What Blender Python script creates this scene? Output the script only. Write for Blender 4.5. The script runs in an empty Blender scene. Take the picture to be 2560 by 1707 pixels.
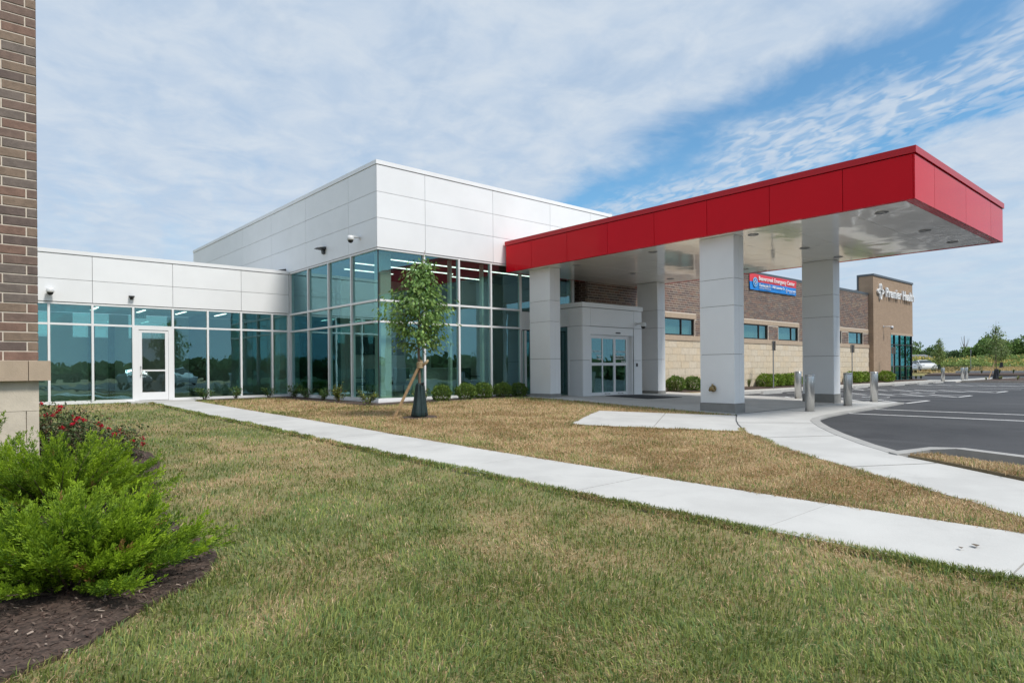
import bpy, math, random
import numpy as np
from mathutils import Vector, Matrix

SC = bpy.context.scene
COL = SC.collection
rnd = random.Random(7)
NP = np.random.default_rng(11)
R = math.radians

# ------------------------------------------------------------------ camera
EYE = 0.955
YAW, ROLL = R(48.685), R(0.46)
cam_d = bpy.data.cameras.new('camera')
cam_d.sensor_width = 36.0
cam_d.lens = 1607.5 / 2560 * 36.0
cam_d.shift_y = (922.93 - 853.5) / 2560
cam_d.clip_start = 0.05
cam_d.clip_end = 4000
cam = bpy.data.objects.new('camera', cam_d)
COL.objects.link(cam)
_fw = Vector((math.cos(YAW), math.sin(YAW), 0))
_rt0 = Vector((math.sin(YAW), -math.cos(YAW), 0))
_up0 = Vector((0, 0, 1))
_rt = _rt0 * math.cos(ROLL) - _up0 * math.sin(ROLL)
_up = _up0 * math.cos(ROLL) + _rt0 * math.sin(ROLL)
_m = Matrix((( _rt.x, _up.x, -_fw.x, 0), (_rt.y, _up.y, -_fw.y, 0), (_rt.z, _up.z, -_fw.z, EYE), (0, 0, 0, 1)))
cam.matrix_world = _m
SC.camera = cam

# ------------------------------------------------------------------ node helper
class NT:
    def __init__(s, tree):
        s.t = tree; s.n = tree.nodes; s.l = tree.links
    def new(s, kind, **kw):
        nd = s.n.new(kind)
        for k, v in kw.items(): setattr(nd, k, v)
        return nd
    def put(s, sock, v):
        if hasattr(v, 'is_linked') or hasattr(v, 'links'): s.l.new(v, sock)
        elif v is not None: sock.default_value = v
    def math(s, op, a, b=None, c=None, clamp=False):
        nd = s.new('ShaderNodeMath', operation=op); nd.use_clamp = clamp
        s.put(nd.inputs[0], a)
        if b is not None: s.put(nd.inputs[1], b)
        if c is not None: s.put(nd.inputs[2], c)
        return nd.outputs[0]
    def mix(s, f, a, b, mode='MIX'):
        nd = s.new('ShaderNodeMix', data_type='RGBA', blend_type=mode)
        s.put(nd.inputs[0], f)
        s.put(nd.inputs[6], a if not isinstance(a, tuple) else (*a[:3], 1))
        s.put(nd.inputs[7], b if not isinstance(b, tuple) else (*b[:3], 1))
        return nd.outputs[2]
    def noise(s, vec, scale, detail=4, rough=.5, dist=0.0, dim='3D'):
        nd = s.new('ShaderNodeTexNoise'); nd.noise_dimensions = dim
        if vec is not None: s.put(nd.inputs['Vector'], vec)
        s.put(nd.inputs['Scale'], scale); s.put(nd.inputs['Detail'], detail); s.put(nd.inputs['Roughness'], rough); s.put(nd.inputs['Distortion'], dist)
        return nd.outputs['Fac']
    def smooth(s, v, a, b, o0=0.0, o1=1.0):
        nd = s.new('ShaderNodeMapRange', interpolation_type='SMOOTHSTEP')
        s.put(nd.inputs[0], v); s.put(nd.inputs[1], a); s.put(nd.inputs[2], b); s.put(nd.inputs[3], o0); s.put(nd.inputs[4], o1)
        return nd.outputs[0]
    def vmath(s, op, a, b=None):
        nd = s.new('ShaderNodeVectorMath', operation=op)
        s.put(nd.inputs[0], a)
        if b is not None: s.put(nd.inputs[1], b)
        return nd.outputs[0]
    def comb(s, x, y, z):
        nd = s.new('ShaderNodeCombineXYZ')
        s.put(nd.inputs[0], x); s.put(nd.inputs[1], y); s.put(nd.inputs[2], z)
        return nd.outputs[0]

# ------------------------------------------------------------------ world: blue sky with thin high cloud and one clear gap
SUN_AZ = math.atan2(-0.93, 0.18)      # direction towards the sun in the ground plane
SUN_EL = R(54)
world = bpy.data.worlds.new('World'); SC.world = world; world.use_nodes = True
w = NT(world.node_tree); w.n.clear()
tc = w.new('ShaderNodeTexCoord')
sky = w.new('ShaderNodeTexSky', sky_type='NISHITA', sun_disc=False)
sky.sun_elevation = SUN_EL
sky.sun_rotation = math.pi / 2 - SUN_AZ
sky.air_density = 1.0; sky.dust_density = 0.6; sky.ozone_density = 1.6
sep = w.new('ShaderNodeSeparateXYZ'); w.l.new(tc.outputs['Generated'], sep.inputs[0])
dz = w.math('ADD', w.math('MAXIMUM', sep.outputs[2], 0.0), 0.1)
px = w.math('DIVIDE', sep.outputs[0], dz); py = w.math('DIVIDE', sep.outputs[1], dz)
P = w.comb(px, py, 0.0)
warp = w.noise(P, 1.3, 6, .62, .4)
sraw = w.math('SUBTRACT', px, w.math('MULTIPLY', py, 0.26))
s_ = w.math('ADD', sraw, w.math('MULTIPLY', w.math('SUBTRACT', warp, 0.5), 0.75))
# stretched coordinates: streets of cloud run along the gap
Pst = w.comb(w.math('MULTIPLY', sraw, 2.6), w.math('ADD', py, w.math('MULTIPLY', px, .26)), 0.0)
streaks = w.noise(Pst, 1.5, 4, .55, .3)
ripple = w.noise(w.comb(w.math('MULTIPLY', sraw, 21.0), w.math('MULTIPLY', py, 12.0), 0.0), 1.0, 2, .55, .5)
fine = w.noise(P, 5.0, 6, .6, .4)
veil = w.smooth(streaks, .15, .62, .74, 1.0)
veil = w.math('ADD', veil, w.math('MULTIPLY', w.math('SUBTRACT', fine, .5), .22))
veil = w.math('ADD', veil, w.math('MULTIPLY', w.math('SUBTRACT', ripple, .5), .15))
gap1 = w.math('MULTIPLY', w.smooth(s_, 1.34, 1.60), w.smooth(s_, 1.84, 1.60))
gap2 = w.math('MULTIPLY', w.smooth(s_, 2.02, 2.16), w.smooth(s_, 2.36, 2.2))
ripzone = w.math('MULTIPLY', w.smooth(s_, 1.60, 1.85), w.smooth(s_, 2.35, 2.1))
rip = w.smooth(ripple, .36, .62)
cov = w.math('SUBTRACT', veil, w.math('MULTIPLY', gap1, .93))
cov = w.math('SUBTRACT', cov, w.math('MULTIPLY', gap2, .55))
cov = w.math('SUBTRACT', cov, w.math('MULTIPLY', ripzone, w.math('SUBTRACT', .62, w.math('MULTIPLY', rip, .55))))
cov = w.math('MAXIMUM', w.math('MINIMUM', cov, 0.97), 0.04)
hz = w.smooth(sep.outputs[2], 0.0, 0.26, 1.0, 0.0)
cloudc = w.mix(w.smooth(fine, .3, .75), (4.35, 5.3, 6.55), (5.5, 6.15, 6.9))
skyb = w.mix(1.0, sky.outputs[0], (0.78, 1.24, 1.36), 'MULTIPLY')
skyc = w.mix(cov, skyb, cloudc)
skyc = w.mix(w.math('MULTIPLY', hz, .78), skyc, (4.5, 5.6, 6.7))
bg = w.new('ShaderNodeBackground'); w.put(bg.inputs[0], skyc); bg.inputs[1].default_value = 0.1
wo = w.new('ShaderNodeOutputWorld'); w.l.new(bg.outputs[0], wo.inputs[0])

# ------------------------------------------------------------------ sun and exposure
sun_d = bpy.data.lights.new('sun', 'SUN'); sun_d.energy = 2.8; sun_d.angle = R(12); sun_d.color = (1.0, .95, .88)
sun = bpy.data.objects.new('sun', sun_d); COL.objects.link(sun)
sd = Vector((math.cos(SUN_AZ) * math.cos(SUN_EL), math.sin(SUN_AZ) * math.cos(SUN_EL), math.sin(SUN_EL)))
sun.rotation_euler = (-sd).to_track_quat('-Z', 'Y').to_euler()
SC.view_settings.view_transform = 'Standard'
SC.view_settings.look = 'None'
SC.view_settings.exposure = 0.26
SC.view_settings.gamma = 1.0
SC.view_settings.use_curve_mapping = False
SC.cycles.transparent_max_bounces = 32
SC.cycles.max_bounces = 10
SC.cycles.caustics_reflective = False
SC.cycles.caustics_refractive = False
SC.cycles.use_denoising = True

# ------------------------------------------------------------------ materials
MATS = {}
def mat(name, base, rough=.5, metal=0.0, spec=.5, var=0.0, vscale=3.0, bump=0.0, bscale=40.0, coat=0.0, trans=0.0, var2=None, obj_coords=False, objvar=0.0, wav=0.0, stain=0.0):
    m = bpy.data.materials.new(name); m.use_nodes = True
    t = NT(m.node_tree); b = t.n['Principled BSDF']
    tcn = t.new('ShaderNodeTexCoord')
    geo = t.new('ShaderNodeNewGeometry')
    vec = tcn.outputs['Object'] if obj_coords else geo.outputs['Position']
    c = (*base, 1)
    if var or var2:
        f = t.noise(vec, vscale, 5, .6)
        lo = tuple(x * (1 - var) for x in base); hi = tuple(min(1, x * (1 + var)) for x in base)
        if var2: lo, hi = base, var2
        b.inputs['Base Color'].default_value = c
        t.put(b.inputs['Base Color'], t.mix(t.smooth(f, .3, .7), lo, hi))
    else: b.inputs['Base Color'].default_value = c
    def cur():
        so = b.inputs['Base Color']; return so.links[0].from_socket if so.is_linked else tuple(so.default_value)[:3]
    if stain:
        s1 = t.noise(vec, .55, 6, .7, 1.2); s2 = t.noise(vec, 95, 3, .7)
        cc = t.mix(t.math('MULTIPLY', t.smooth(s1, .52, .72), stain), cur(), tuple(x * .62 for x in base))
        cc = t.mix(t.math('MULTIPLY', t.smooth(s2, .55, .75), .35), cc, tuple(x * .70 for x in base))
        s3 = t.noise(vec, 3.1, 5, .75, .6); cc = t.mix(t.math('MULTIPLY', t.smooth(s3, .62, .74), .28), cc, tuple(x * .66 for x in base))
        t.put(b.inputs['Base Color'], cc)
    if objvar:
        oi = t.new('ShaderNodeObjectInfo'); k = t.math('ADD', 1 - objvar, t.math('MULTIPLY', oi.outputs['Random'], 2 * objvar))
        t.put(b.inputs['Base Color'], t.mix(1.0, cur(), t.comb(k, k, k), 'MULTIPLY'))
    if wav:
        bw_ = t.new('ShaderNodeBump'); bw_.inputs['Strength'].default_value = wav; bw_.inputs['Distance'].default_value = .02
        t.put(bw_.inputs['Height'], t.noise(vec, 1.0, 2, .4)); t.l.new(bw_.outputs[0], b.inputs['Normal'])
    b.inputs['Roughness'].default_value = rough
    b.inputs['Metallic'].default_value = metal
    b.inputs['Specular IOR Level'].default_value = spec
    if coat: b.inputs['Coat Weight'].default_value = coat; b.inputs['Coat Roughness'].default_value = .08
    if bump:
        bn = t.new('ShaderNodeBump'); bn.inputs['Strength'].default_value = bump; bn.inputs['Distance'].default_value = .01
        t.put(bn.inputs['Height'], t.noise(vec, bscale, 4, .6)); t.l.new(bn.outputs[0], b.inputs['Normal'])
    if trans:
        out = t.n['Material Output']; ts = t.new('ShaderNodeBsdfTranslucent')
        ts.inputs[0].default_value = (base[0] * 1.3, base[1] * 1.3, base[2], 1)
        mx = t.new('ShaderNodeMixShader'); mx.inputs[0].default_value = trans
        t.l.new(b.outputs[0], mx.inputs[1]); t.l.new(ts.outputs[0], mx.inputs[2]); t.l.new(mx.outputs[0], out.inputs[0])
    MATS[name] = m
    return m

def attr_mat(name, attr, rough=.6, trans=.25, gain=1.0, spec=.3):
    m = bpy.data.materials.new(name); m.use_nodes = True
    t = NT(m.node_tree); b = t.n['Principled BSDF']; out = t.n['Material Output']
    a = t.new('ShaderNodeAttribute'); a.attribute_name = attr
    c = a.outputs['Color']
    t.l.new(c, b.inputs['Base Color']); b.inputs['Roughness'].default_value = rough; b.inputs['Specular IOR Level'].default_value = spec
    if trans:
        ts = t.new('ShaderNodeBsdfTranslucent'); t.l.new(c, ts.inputs[0])
        mx = t.new('ShaderNodeMixShader'); mx.inputs[0].default_value = trans
        t.l.new(b.outputs[0], mx.inputs[1]); t.l.new(ts.outputs[0], mx.inputs[2]); t.l.new(mx.outputs[0], out.inputs[0])
    MATS[name] = m
    return m

def glass_mat(name, tint, refl, r0):
    m = bpy.data.materials.new(name); m.use_nodes = True
    t = NT(m.node_tree); t.n.clear()
    out = t.new('ShaderNodeOutputMaterial')
    tr = t.new('ShaderNodeBsdfTransparent'); tr.inputs[0].default_value = (*tint, 1)
    gl = t.new('ShaderNodeBsdfGlossy'); gl.inputs[0].default_value = (*refl, 1); gl.inputs['Roughness'].default_value = 0.0
    geo = t.new('ShaderNodeNewGeometry')
    # large soft ripple of rolled float glass
    bn = t.new('ShaderNodeBump'); bn.inputs['Strength'].default_value = .045; bn.inputs['Distance'].default_value = .05
    t.put(bn.inputs['Height'], t.noise(geo.outputs['Position'], 1.6, 2, .5)); t.l.new(bn.outputs[0], gl.inputs['Normal'])
    lw = t.new('ShaderNodeLayerWeight'); lw.inputs[0].default_value = .5
    f5 = t.math('POWER', lw.outputs['Facing'], 4.0)
    fac = t.math('ADD', r0, t.math('MULTIPLY', f5, 1.0 - r0), clamp=True)
    mx = t.new('ShaderNodeMixShader'); t.put(mx.inputs[0], fac)
    t.l.new(tr.outputs[0], mx.inputs[1]); t.l.new(gl.outputs[0], mx.inputs[2]); t.l.new(mx.outputs[0], out.inputs[0])
    MATS[name] = m
    return m

def emit_mat(name, c, s):
    m = bpy.data.materials.new(name); m.use_nodes = True
    b = m.node_tree.nodes['Principled BSDF']
    b.inputs['Base Color'].default_value = (*c, 1); b.inputs['Emission Color'].default_value = (*c, 1); b.inputs['Emission Strength'].default_value = s
    MATS[name] = m
    return m

WHITE = mat('white_panel', (.85, .86, .87), .34, spec=.45, var=.025, vscale=.9, objvar=.022, wav=.12)
COLW = mat('column_panel', (.80, .812, .82), .38, spec=.45, var=.02, vscale=1.1, objvar=.02, wav=.1)
FRAME = mat('white_frame', (.82, .83, .84), .3)
JOINT = mat('dark_joint', (.08, .082, .085), .8)
JOINTW = mat('grey_joint', (.26, .265, .27), .8)
REDP = mat('red_panel', (.66, .001, .010), .3, spec=.0, var=.03, vscale=.8, coat=1.0, objvar=.03)
REDP.node_tree.nodes['Principled BSDF'].inputs['Coat IOR'].default_value = 1.27
REDC = mat('red_coping', (.52, .012, .02), .25, spec=.3)
CONC = mat('concrete', (.53, .525, .505), .85, var=.07, vscale=1.3, bump=.25, bscale=60, objvar=.045, stain=.35)
CONC2 = mat('plaza_concrete', (.50, .485, .455), .85, var=.08, vscale=1.0, bump=.25, bscale=60, objvar=.03, stain=.4)
PLINTH = mat('plinth_concrete', (.27, .265, .25), .85, var=.08, vscale=5, bump=.3, bscale=80)
CURB = mat('kerb_concrete', (.38, .375, .36), .85, var=.08, vscale=3, bump=.3)
PAINT = mat('road_paint', (.74, .74, .73), .7, var=.12, vscale=9)
STEEL = mat('stainless_steel', (.60, .60, .59), .34, metal=1.0, var=.05, vscale=30)
STEELD = mat('galvanised_post', (.33, .34, .35), .45, metal=.8)
BLACK = mat('black_plastic', (.015, .015, .017), .35)
DARKM = mat('dark_metal', (.045, .047, .05), .4, metal=.3)
CAMW = mat('camera_white', (.74, .75, .76), .35)
BRASS = mat('old_brass', (.33, .25, .13), .4, metal=.9, var=.2, vscale=60)
GLASS = glass_mat('tinted_glass', (.75, .89, .85), (.45, .78, .87), .19)
GLASSD = glass_mat('door_glass', (.74, .80, .79), (.55, .68, .70), .10)
GLASSG = glass_mat('green_glass', (.42, .74, .72), (.30, .74, .78), .17)
INTW = mat('interior_wall', (.74, .73, .67), .7)
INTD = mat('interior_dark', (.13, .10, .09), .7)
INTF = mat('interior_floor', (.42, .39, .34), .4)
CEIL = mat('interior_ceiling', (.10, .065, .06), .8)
CEILW = mat('corridor_ceiling', (.6, .6, .58), .8)
LED = emit_mat('strip_light', (1.0, .97, .90), 3.0)
TVM = mat('screen_black', (.008, .009, .011), .15)
CHAIRM = mat('chair_fabric', (.03, .05, .055), .8)
MORTAR = mat('mortar', (.66, .58, .49), .9, var=.08, vscale=20)
BRICKS = [mat('brick_brown_%s' % n, c, .8, var=.16, vscale=14, bump=.5, bscale=90) for n, c in
          (('plain', (.185, .125, .100)), ('dark', (.140, .102, .088)), ('red', (.215, .130, .098)), ('grey', (.175, .140, .120)), ('tan', (.230, .165, .120)))]
STONE = [mat('cream_stone_%s' % n, c, .85, var=.07, vscale=7, bump=.8, bscale=35) for n, c in
         (('plain', (.60, .51, .385)), ('warm', (.62, .515, .375)), ('pale', (.63, .545, .425)))]
LIME = mat('tan_limestone', (.45, .35, .255), .8, var=.06, vscale=8, bump=.3, bscale=80)
LIMEP = mat('pale_limestone', (.62, .545, .44), .8, var=.07, vscale=6, bump=.3, bscale=70)
COPD = mat('dark_grey_coping', (.10, .115, .13), .35, metal=.4)
WINF = mat('bronze_frame', (.03, .027, .026), .4, metal=.3)
SOIL = mat('dark_mulch', (.078, .052, .040), .95, var=.5, vscale=30, bump=1.0, bscale=70)
BARK = mat('young_bark', (.16, .115, .085), .9, var=.25, vscale=30, bump=.5, bscale=120)
WOOD = mat('stake_wood', (.46, .31, .17), .75, var=.2, vscale=18)
STRAP = mat('burlap_strap', (.42, .32, .19), .9)
BAGM = mat('green_vinyl', (.012, .030, .030), .42, var=.2, vscale=10, bump=.4, bscale=25)
BAGK = mat('black_vinyl', (.012, .014, .018), .4)

# asphalt
def asphalt():
    m = bpy.data.materials.new('asphalt'); m.use_nodes = True
    t = NT(m.node_tree); b = t.n['Principled BSDF']; geo = t.new('ShaderNodeNewGeometry'); p = geo.outputs['Position']
    big = t.noise(p, .35, 4, .6, .5); mid = t.noise(p, 2.2, 4, .6); fine = t.noise(p, 160, 2, .7)
    c = t.mix(t.smooth(big, .3, .7), (.046, .047, .051), (.072, .073, .077))
    c = t.mix(t.math('MULTIPLY', t.smooth(mid, .4, .8), .35), c, (.09, .09, .092))
    sp = t.new('ShaderNodeSeparateXYZ'); t.l.new(p, sp.inputs[0])
    stk_ = t.noise(t.comb(t.math('MULTIPLY', sp.outputs[0], 1.1), t.math('MULTIPLY', sp.outputs[1], .16), 0.0), 1.0, 4, .65, .3)
    c = t.mix(t.math('MULTIPLY', t.smooth(stk_, .5, .72), .6), c, (.105, .106, .11))
    oil = t.noise(p, 1.4, 2, .5); c = t.mix(t.math('MULTIPLY', t.smooth(oil, .70, .78), .6), c, (.03, .03, .032))
    c = t.mix(t.smooth(fine, .35, .75), t.mix(1.0, c, (.7, .7, .7), 'MULTIPLY'), t.mix(1.0, c, (1.35, 1.35, 1.35), 'MULTIPLY'))
    t.put(b.inputs['Base Color'], c); b.inputs['Roughness'].default_value = .78; b.inputs['Specular IOR Level'].default_value = .35
    bn = t.new('ShaderNodeBump'); bn.inputs['Strength'].default_value = .5; bn.inputs['Distance'].default_value = .004
    t.put(bn.inputs['Height'], t.noise(p, 130, 3, .7)); t.l.new(bn.outputs[0], b.inputs['Normal'])
    return m
ASPH = asphalt()

# glossy white soffit with the slight waviness of sheet panels
def soffit():
    m = bpy.data.materials.new('soffit_panel'); m.use_nodes = True
    t = NT(m.node_tree); b = t.n['Principled BSDF']; geo = t.new('ShaderNodeNewGeometry')
    b.inputs['Base Color'].default_value = (.88, .87, .83, 1); b.inputs['Roughness'].default_value = .11
    b.inputs['Specular IOR Level'].default_value = .75
    b.inputs['Coat Weight'].default_value = .6; b.inputs['Coat Roughness'].default_value = .03
    bn = t.new('ShaderNodeBump'); bn.inputs['Strength'].default_value = .28; bn.inputs['Distance'].default_value = .03
    t.put(bn.inputs['Height'], t.noise(geo.outputs['Position'], .8, 1, .4, .8)); t.l.new(bn.outputs[0], b.inputs['Normal']); t.l.new(bn.outputs[0], b.inputs['Coat Normal'])
    return m
SOFF = soffit()

# brick courses too fine to tell apart at their distance
def brick_tex(name, c1, c2, mortar, sx=3.28, sz=9.84, axis='X', off=.33):
    m = bpy.data.materials.new(name); m.use_nodes = True
    t = NT(m.node_tree); b = t.n['Principled BSDF']; geo = t.new('ShaderNodeNewGeometry')
    sp = t.new('ShaderNodeSeparateXYZ'); t.l.new(geo.outputs['Position'], sp.inputs[0])
    h = t.math('ADD', sp.outputs[0], sp.outputs[1])
    v = t.comb(t.math('MULTIPLY', h, sx), t.math('MULTIPLY', sp.outputs[2], sz), 0.0)
    br = t.new('ShaderNodeTexBrick'); t.l.new(v, br.inputs['Vector'])
    br.offset = off; br.inputs['Color1'].default_value = (*c1, 1); br.inputs['Color2'].default_value = (*c2, 1); br.inputs['Mortar'].default_value = (*mortar, 1)
    br.inputs['Scale'].default_value = 1.0; br.inputs['Mortar Size'].default_value = .045; br.inputs['Brick Width'].default_value = 1.0; br.inputs['Row Height'].default_value = 1.0
    nz = t.noise(geo.outputs['Position'], 2.5, 4, .6)
    t.put(b.inputs['Base Color'], t.mix(t.smooth(nz, .3, .7), t.mix(1.0, br.outputs[0], (.9, .9, .9), 'MULTIPLY'), br.outputs[0]))
    b.inputs['Roughness'].default_value = .85
    bn = t.new('ShaderNodeBump'); bn.inputs['Strength'].default_value = .6; bn.inputs['Distance'].default_value = .01; bn.invert = True
    t.l.new(br.outputs['Fac'], bn.inputs['Height']); t.l.new(bn.outputs[0], b.inputs['Normal'])
    return m
TANB = brick_tex('tan_brick', (.40, .285, .195), (.37, .262, .178), (.34, .25, .18))
BRNB = brick_tex('brown_brick_return', (.185, .125, .10), (.145, .105, .09), (.46, .39, .33))

# ------------------------------------------------------------------ object helpers
def link(o, parent=None):
    COL.objects.link(o)
    if parent is not None:
        o.parent = parent
        o.matrix_parent_inverse = Matrix.Translation(-abs_loc(parent))
    return o
LOCAL = set()
def abs_loc(o):
    if o.name in LOCAL: return Vector((0, 0, 0))
    # parts keep world coordinates in their mesh data: only Empties carry a location
    l = Vector(o.location)
    return l if o.type == 'EMPTY' else Vector((0, 0, 0)) if o.parent is None or o.get('_w') else Vector((0, 0, 0))
def mesh(name, V, F, m=None, smooth=False, mats=None, fmat=None):
    me = bpy.data.meshes.new(name)
    me.from_pydata([tuple(v) for v in V], [], [tuple(f) for f in F])
    if mats:
        for x in mats: me.materials.append(x)
        if fmat is not None: me.polygons.foreach_set('material_index', np.asarray(fmat, dtype=np.int32))
    elif m: me.materials.append(m)
    if smooth: me.polygons.foreach_set('use_smooth', np.ones(len(me.polygons), dtype=bool))
    me.update()
    return me
def obj(name, V, F, m=None, parent=None, smooth=False, **kw):
    return link(bpy.data.objects.new(name, mesh(name, V, F, m, smooth, **kw)), parent)
def tag(o, label, cat, group=None):
    o['label'] = label; o['category'] = cat
    if group: o['group'] = group
    return o
def kind(o, k): o['kind'] = k; return o
def thing(name, label, cat, loc, group=None):
    o = bpy.data.objects.new(name, None); o.location = loc; o.empty_display_size = .2
    COL.objects.link(o)
    return tag(o, label, cat, group)
def lthing(name, label, cat, loc, group=None):
    """a thing whose parts are given in its own coordinates"""
    o = thing(name, label, cat, loc, group); LOCAL.add(o.name); return o
class MB:
    def __init__(s): s.V = []; s.F = []; s.M = []
    def add(s, V, F, mi=0):
        n = len(s.V); s.V += [tuple(v) for v in V]; s.F += [tuple(i + n for i in f) for f in F]; s.M += [mi] * len(F); return s
    def box(s, x0, x1, y0, y1, z0, z1, mi=0):
        return s.add(*boxg(x0, x1, y0, y1, z0, z1), mi)
    def tube(s, pts, rad, n=8, cap=True, mi=0):
        return s.add(*tubeg(pts, rad, n, cap), mi)
    def lathe(s, prof, c=(0, 0, 0), n=16, axis='Z', mi=0):
        return s.add(*latheg(prof, c, n, axis), mi)
    def obj(s, name, m, parent=None, smooth=False, mats=None):
        return obj(name, s.V, s.F, m, parent, smooth, mats=mats, fmat=s.M if mats else None)
BF = [(0, 3, 2, 1), (4, 5, 6, 7), (0, 1, 5, 4), (1, 2, 6, 5), (2, 3, 7, 6), (3, 0, 4, 7)]
def boxg(x0, x1, y0, y1, z0, z1):
    return [(x0, y0, z0), (x1, y0, z0), (x1, y1, z0), (x0, y1, z0), (x0, y0, z1), (x1, y0, z1), (x1, y1, z1), (x0, y1, z1)], BF
def box(name, x0, x1, y0, y1, z0, z1, m, parent=None):
    V, F = boxg(x0, x1, y0, y1, z0, z1)
    return obj(name, V, F, m, parent)
def tubeg(pts, rad, n=8, cap=True):
    pts = [Vector(p) for p in pts]; V = []; F = []
    if not hasattr(rad, '__len__'): rad = [rad] * len(pts)
    ref = None
    for i, p in enumerate(pts):
        d = (pts[min(i + 1, len(pts) - 1)] - pts[max(i - 1, 0)]).normalized()
        if ref is None: ref = Vector((0, 0, 1)) if abs(d.z) < .9 else Vector((1, 0, 0))
        a = d.cross(ref).normalized(); b = d.cross(a).normalized(); ref = a.cross(d) * -1 if False else ref
        for k in range(n):
            t = 2 * math.pi * k / n
            V.append(p + (a * math.cos(t) + b * math.sin(t)) * rad[i])
    for i in range(len(pts) - 1):
        for k in range(n):
            F.append((i * n + k, i * n + (k + 1) % n, (i + 1) * n + (k + 1) % n, (i + 1) * n + k))
    if cap:
        F.append(tuple(reversed(range(n)))); F.append(tuple(range((len(pts) - 1) * n, len(pts) * n)))
    return V, F
def latheg(prof, c=(0, 0, 0), n=16, axis='Z'):
    V = []; F = []
    for r, h in prof:
        for k in range(n):
            t = 2 * math.pi * k / n; a, b = r * math.cos(t), r * math.sin(t)
            if axis == 'Z': V.append((c[0] + a, c[1] + b, c[2] + h))
            elif axis == 'Y': V.append((c[0] + a, c[1] + h, c[2] + b))
            else: V.append((c[0] + h, c[1] + a, c[2] + b))
    for i in range(len(prof) - 1):
        for k in range(n): F.append((i * n + k, i * n + (k + 1) % n, (i + 1) * n + (k + 1) % n, (i + 1) * n + k))
    F.append(tuple(reversed(range(n)))); F.append(tuple(range((len(prof) - 1) * n, len(prof) * n)))
    return V, F
def bulk(name, V, F3, m, parent=None, col=None, smooth=False, fm=None, mats=None):
    """big mesh from numpy arrays, F3 (n,k)"""
    V = np.asarray(V, np.float32); F3 = np.asarray(F3, np.int32); k = F3.shape[1]
    me = bpy.data.meshes.new(name)
    me.vertices.add(len(V)); me.vertices.foreach_set('co', V.ravel())
    me.loops.add(F3.size); me.loops.foreach_set('vertex_index', F3.ravel())
    me.polygons.add(len(F3)); me.polygons.foreach_set('loop_start', np.arange(0, F3.size, k, dtype=np.int32))
    try: me.polygons.foreach_set('loop_total', np.full(len(F3), k, dtype=np.int32))
    except Exception: pass
    for x in (mats or [m]): me.materials.append(x)
    if fm is not None: me.polygons.foreach_set('material_index', np.asarray(fm, np.int32))
    if smooth: me.polygons.foreach_set('use_smooth', np.ones(len(F3), dtype=bool))
    me.update(calc_edges=True); me.validate()
    if col is not None:
        a = me.color_attributes.new('tint', 'FLOAT_COLOR', 'POINT')
        c4 = np.ones((len(V), 4), np.float32); c4[:, :3] = col
        a.data.foreach_set('color', c4.ravel())
    return link(bpy.data.objects.new(name, me), parent)
def copy_tree(src, loc, rz=0.0, sc=1.0, label=None, group=None):
    c = src.copy(); COL.objects.link(c); c.location = loc; c.rotation_euler = (0, 0, rz); c.scale = (sc, sc, sc)
    if label: c['label'] = label
    if group: c['group'] = group
    for ch in list(src.children):
        d = ch.copy(); COL.objects.link(d); d.parent = c; d.matrix_parent_inverse = ch.matrix_parent_inverse.copy()
        for g in list(ch.children):
            e = g.copy(); COL.objects.link(e); e.parent = d; e.matrix_parent_inverse = g.matrix_parent_inverse.copy()
    return c
def put(o, loc, rz=0.0, sc=1.0):
    """move a thing whose parts were built in its own coordinates (thing built at the origin)"""
    o.location = loc; o.rotation_euler = (0, 0, rz); o.scale = (sc, sc, sc); return o

def vnoise(x, y, scale, seed=0):
    x = np.asarray(x) * scale; y = np.asarray(y) * scale
    xi = np.floor(x).astype(np.int64); yi = np.floor(y).astype(np.int64); fx = x - xi; fy = y - yi
    def hsh(a, b):
        n = (a * 374761393 + b * 668265263 + seed * 1442695041) & 0x7fffffff
        n = ((n ^ (n >> 13)) * 1274126177) & 0x7fffffff
        return ((n ^ (n >> 16)) & 0xffff) / 65535.0
    fx = fx * fx * (3 - 2 * fx); fy = fy * fy * (3 - 2 * fy)
    return (hsh(xi, yi) * (1 - fx) + hsh(xi + 1, yi) * fx) * (1 - fy) + (hsh(xi, yi + 1) * (1 - fx) + hsh(xi + 1, yi + 1) * fx) * fy
def fbm(x, y, scale, seed=0, o=4):
    t = 0; a = .5
    for i in range(o): t = t + a * vnoise(x, y, scale * 2 ** i, seed + i); a *= .5
    return t / (1 - .5 ** o)
def inpoly(x, y, poly):
    x = np.asarray(x, float); y = np.asarray(y, float); ins = np.zeros(x.shape, bool); n = len(poly)
    for i in range(n):
        x1, y1 = poly[i]; x2, y2 = poly[(i + 1) % n]
        c = ((y1 > y) != (y2 > y)) & (x < (x2 - x1) * (y - y1) / ((y2 - y1) if y2 != y1 else 1e-9) + x1)
        ins ^= c
    return ins

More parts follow.
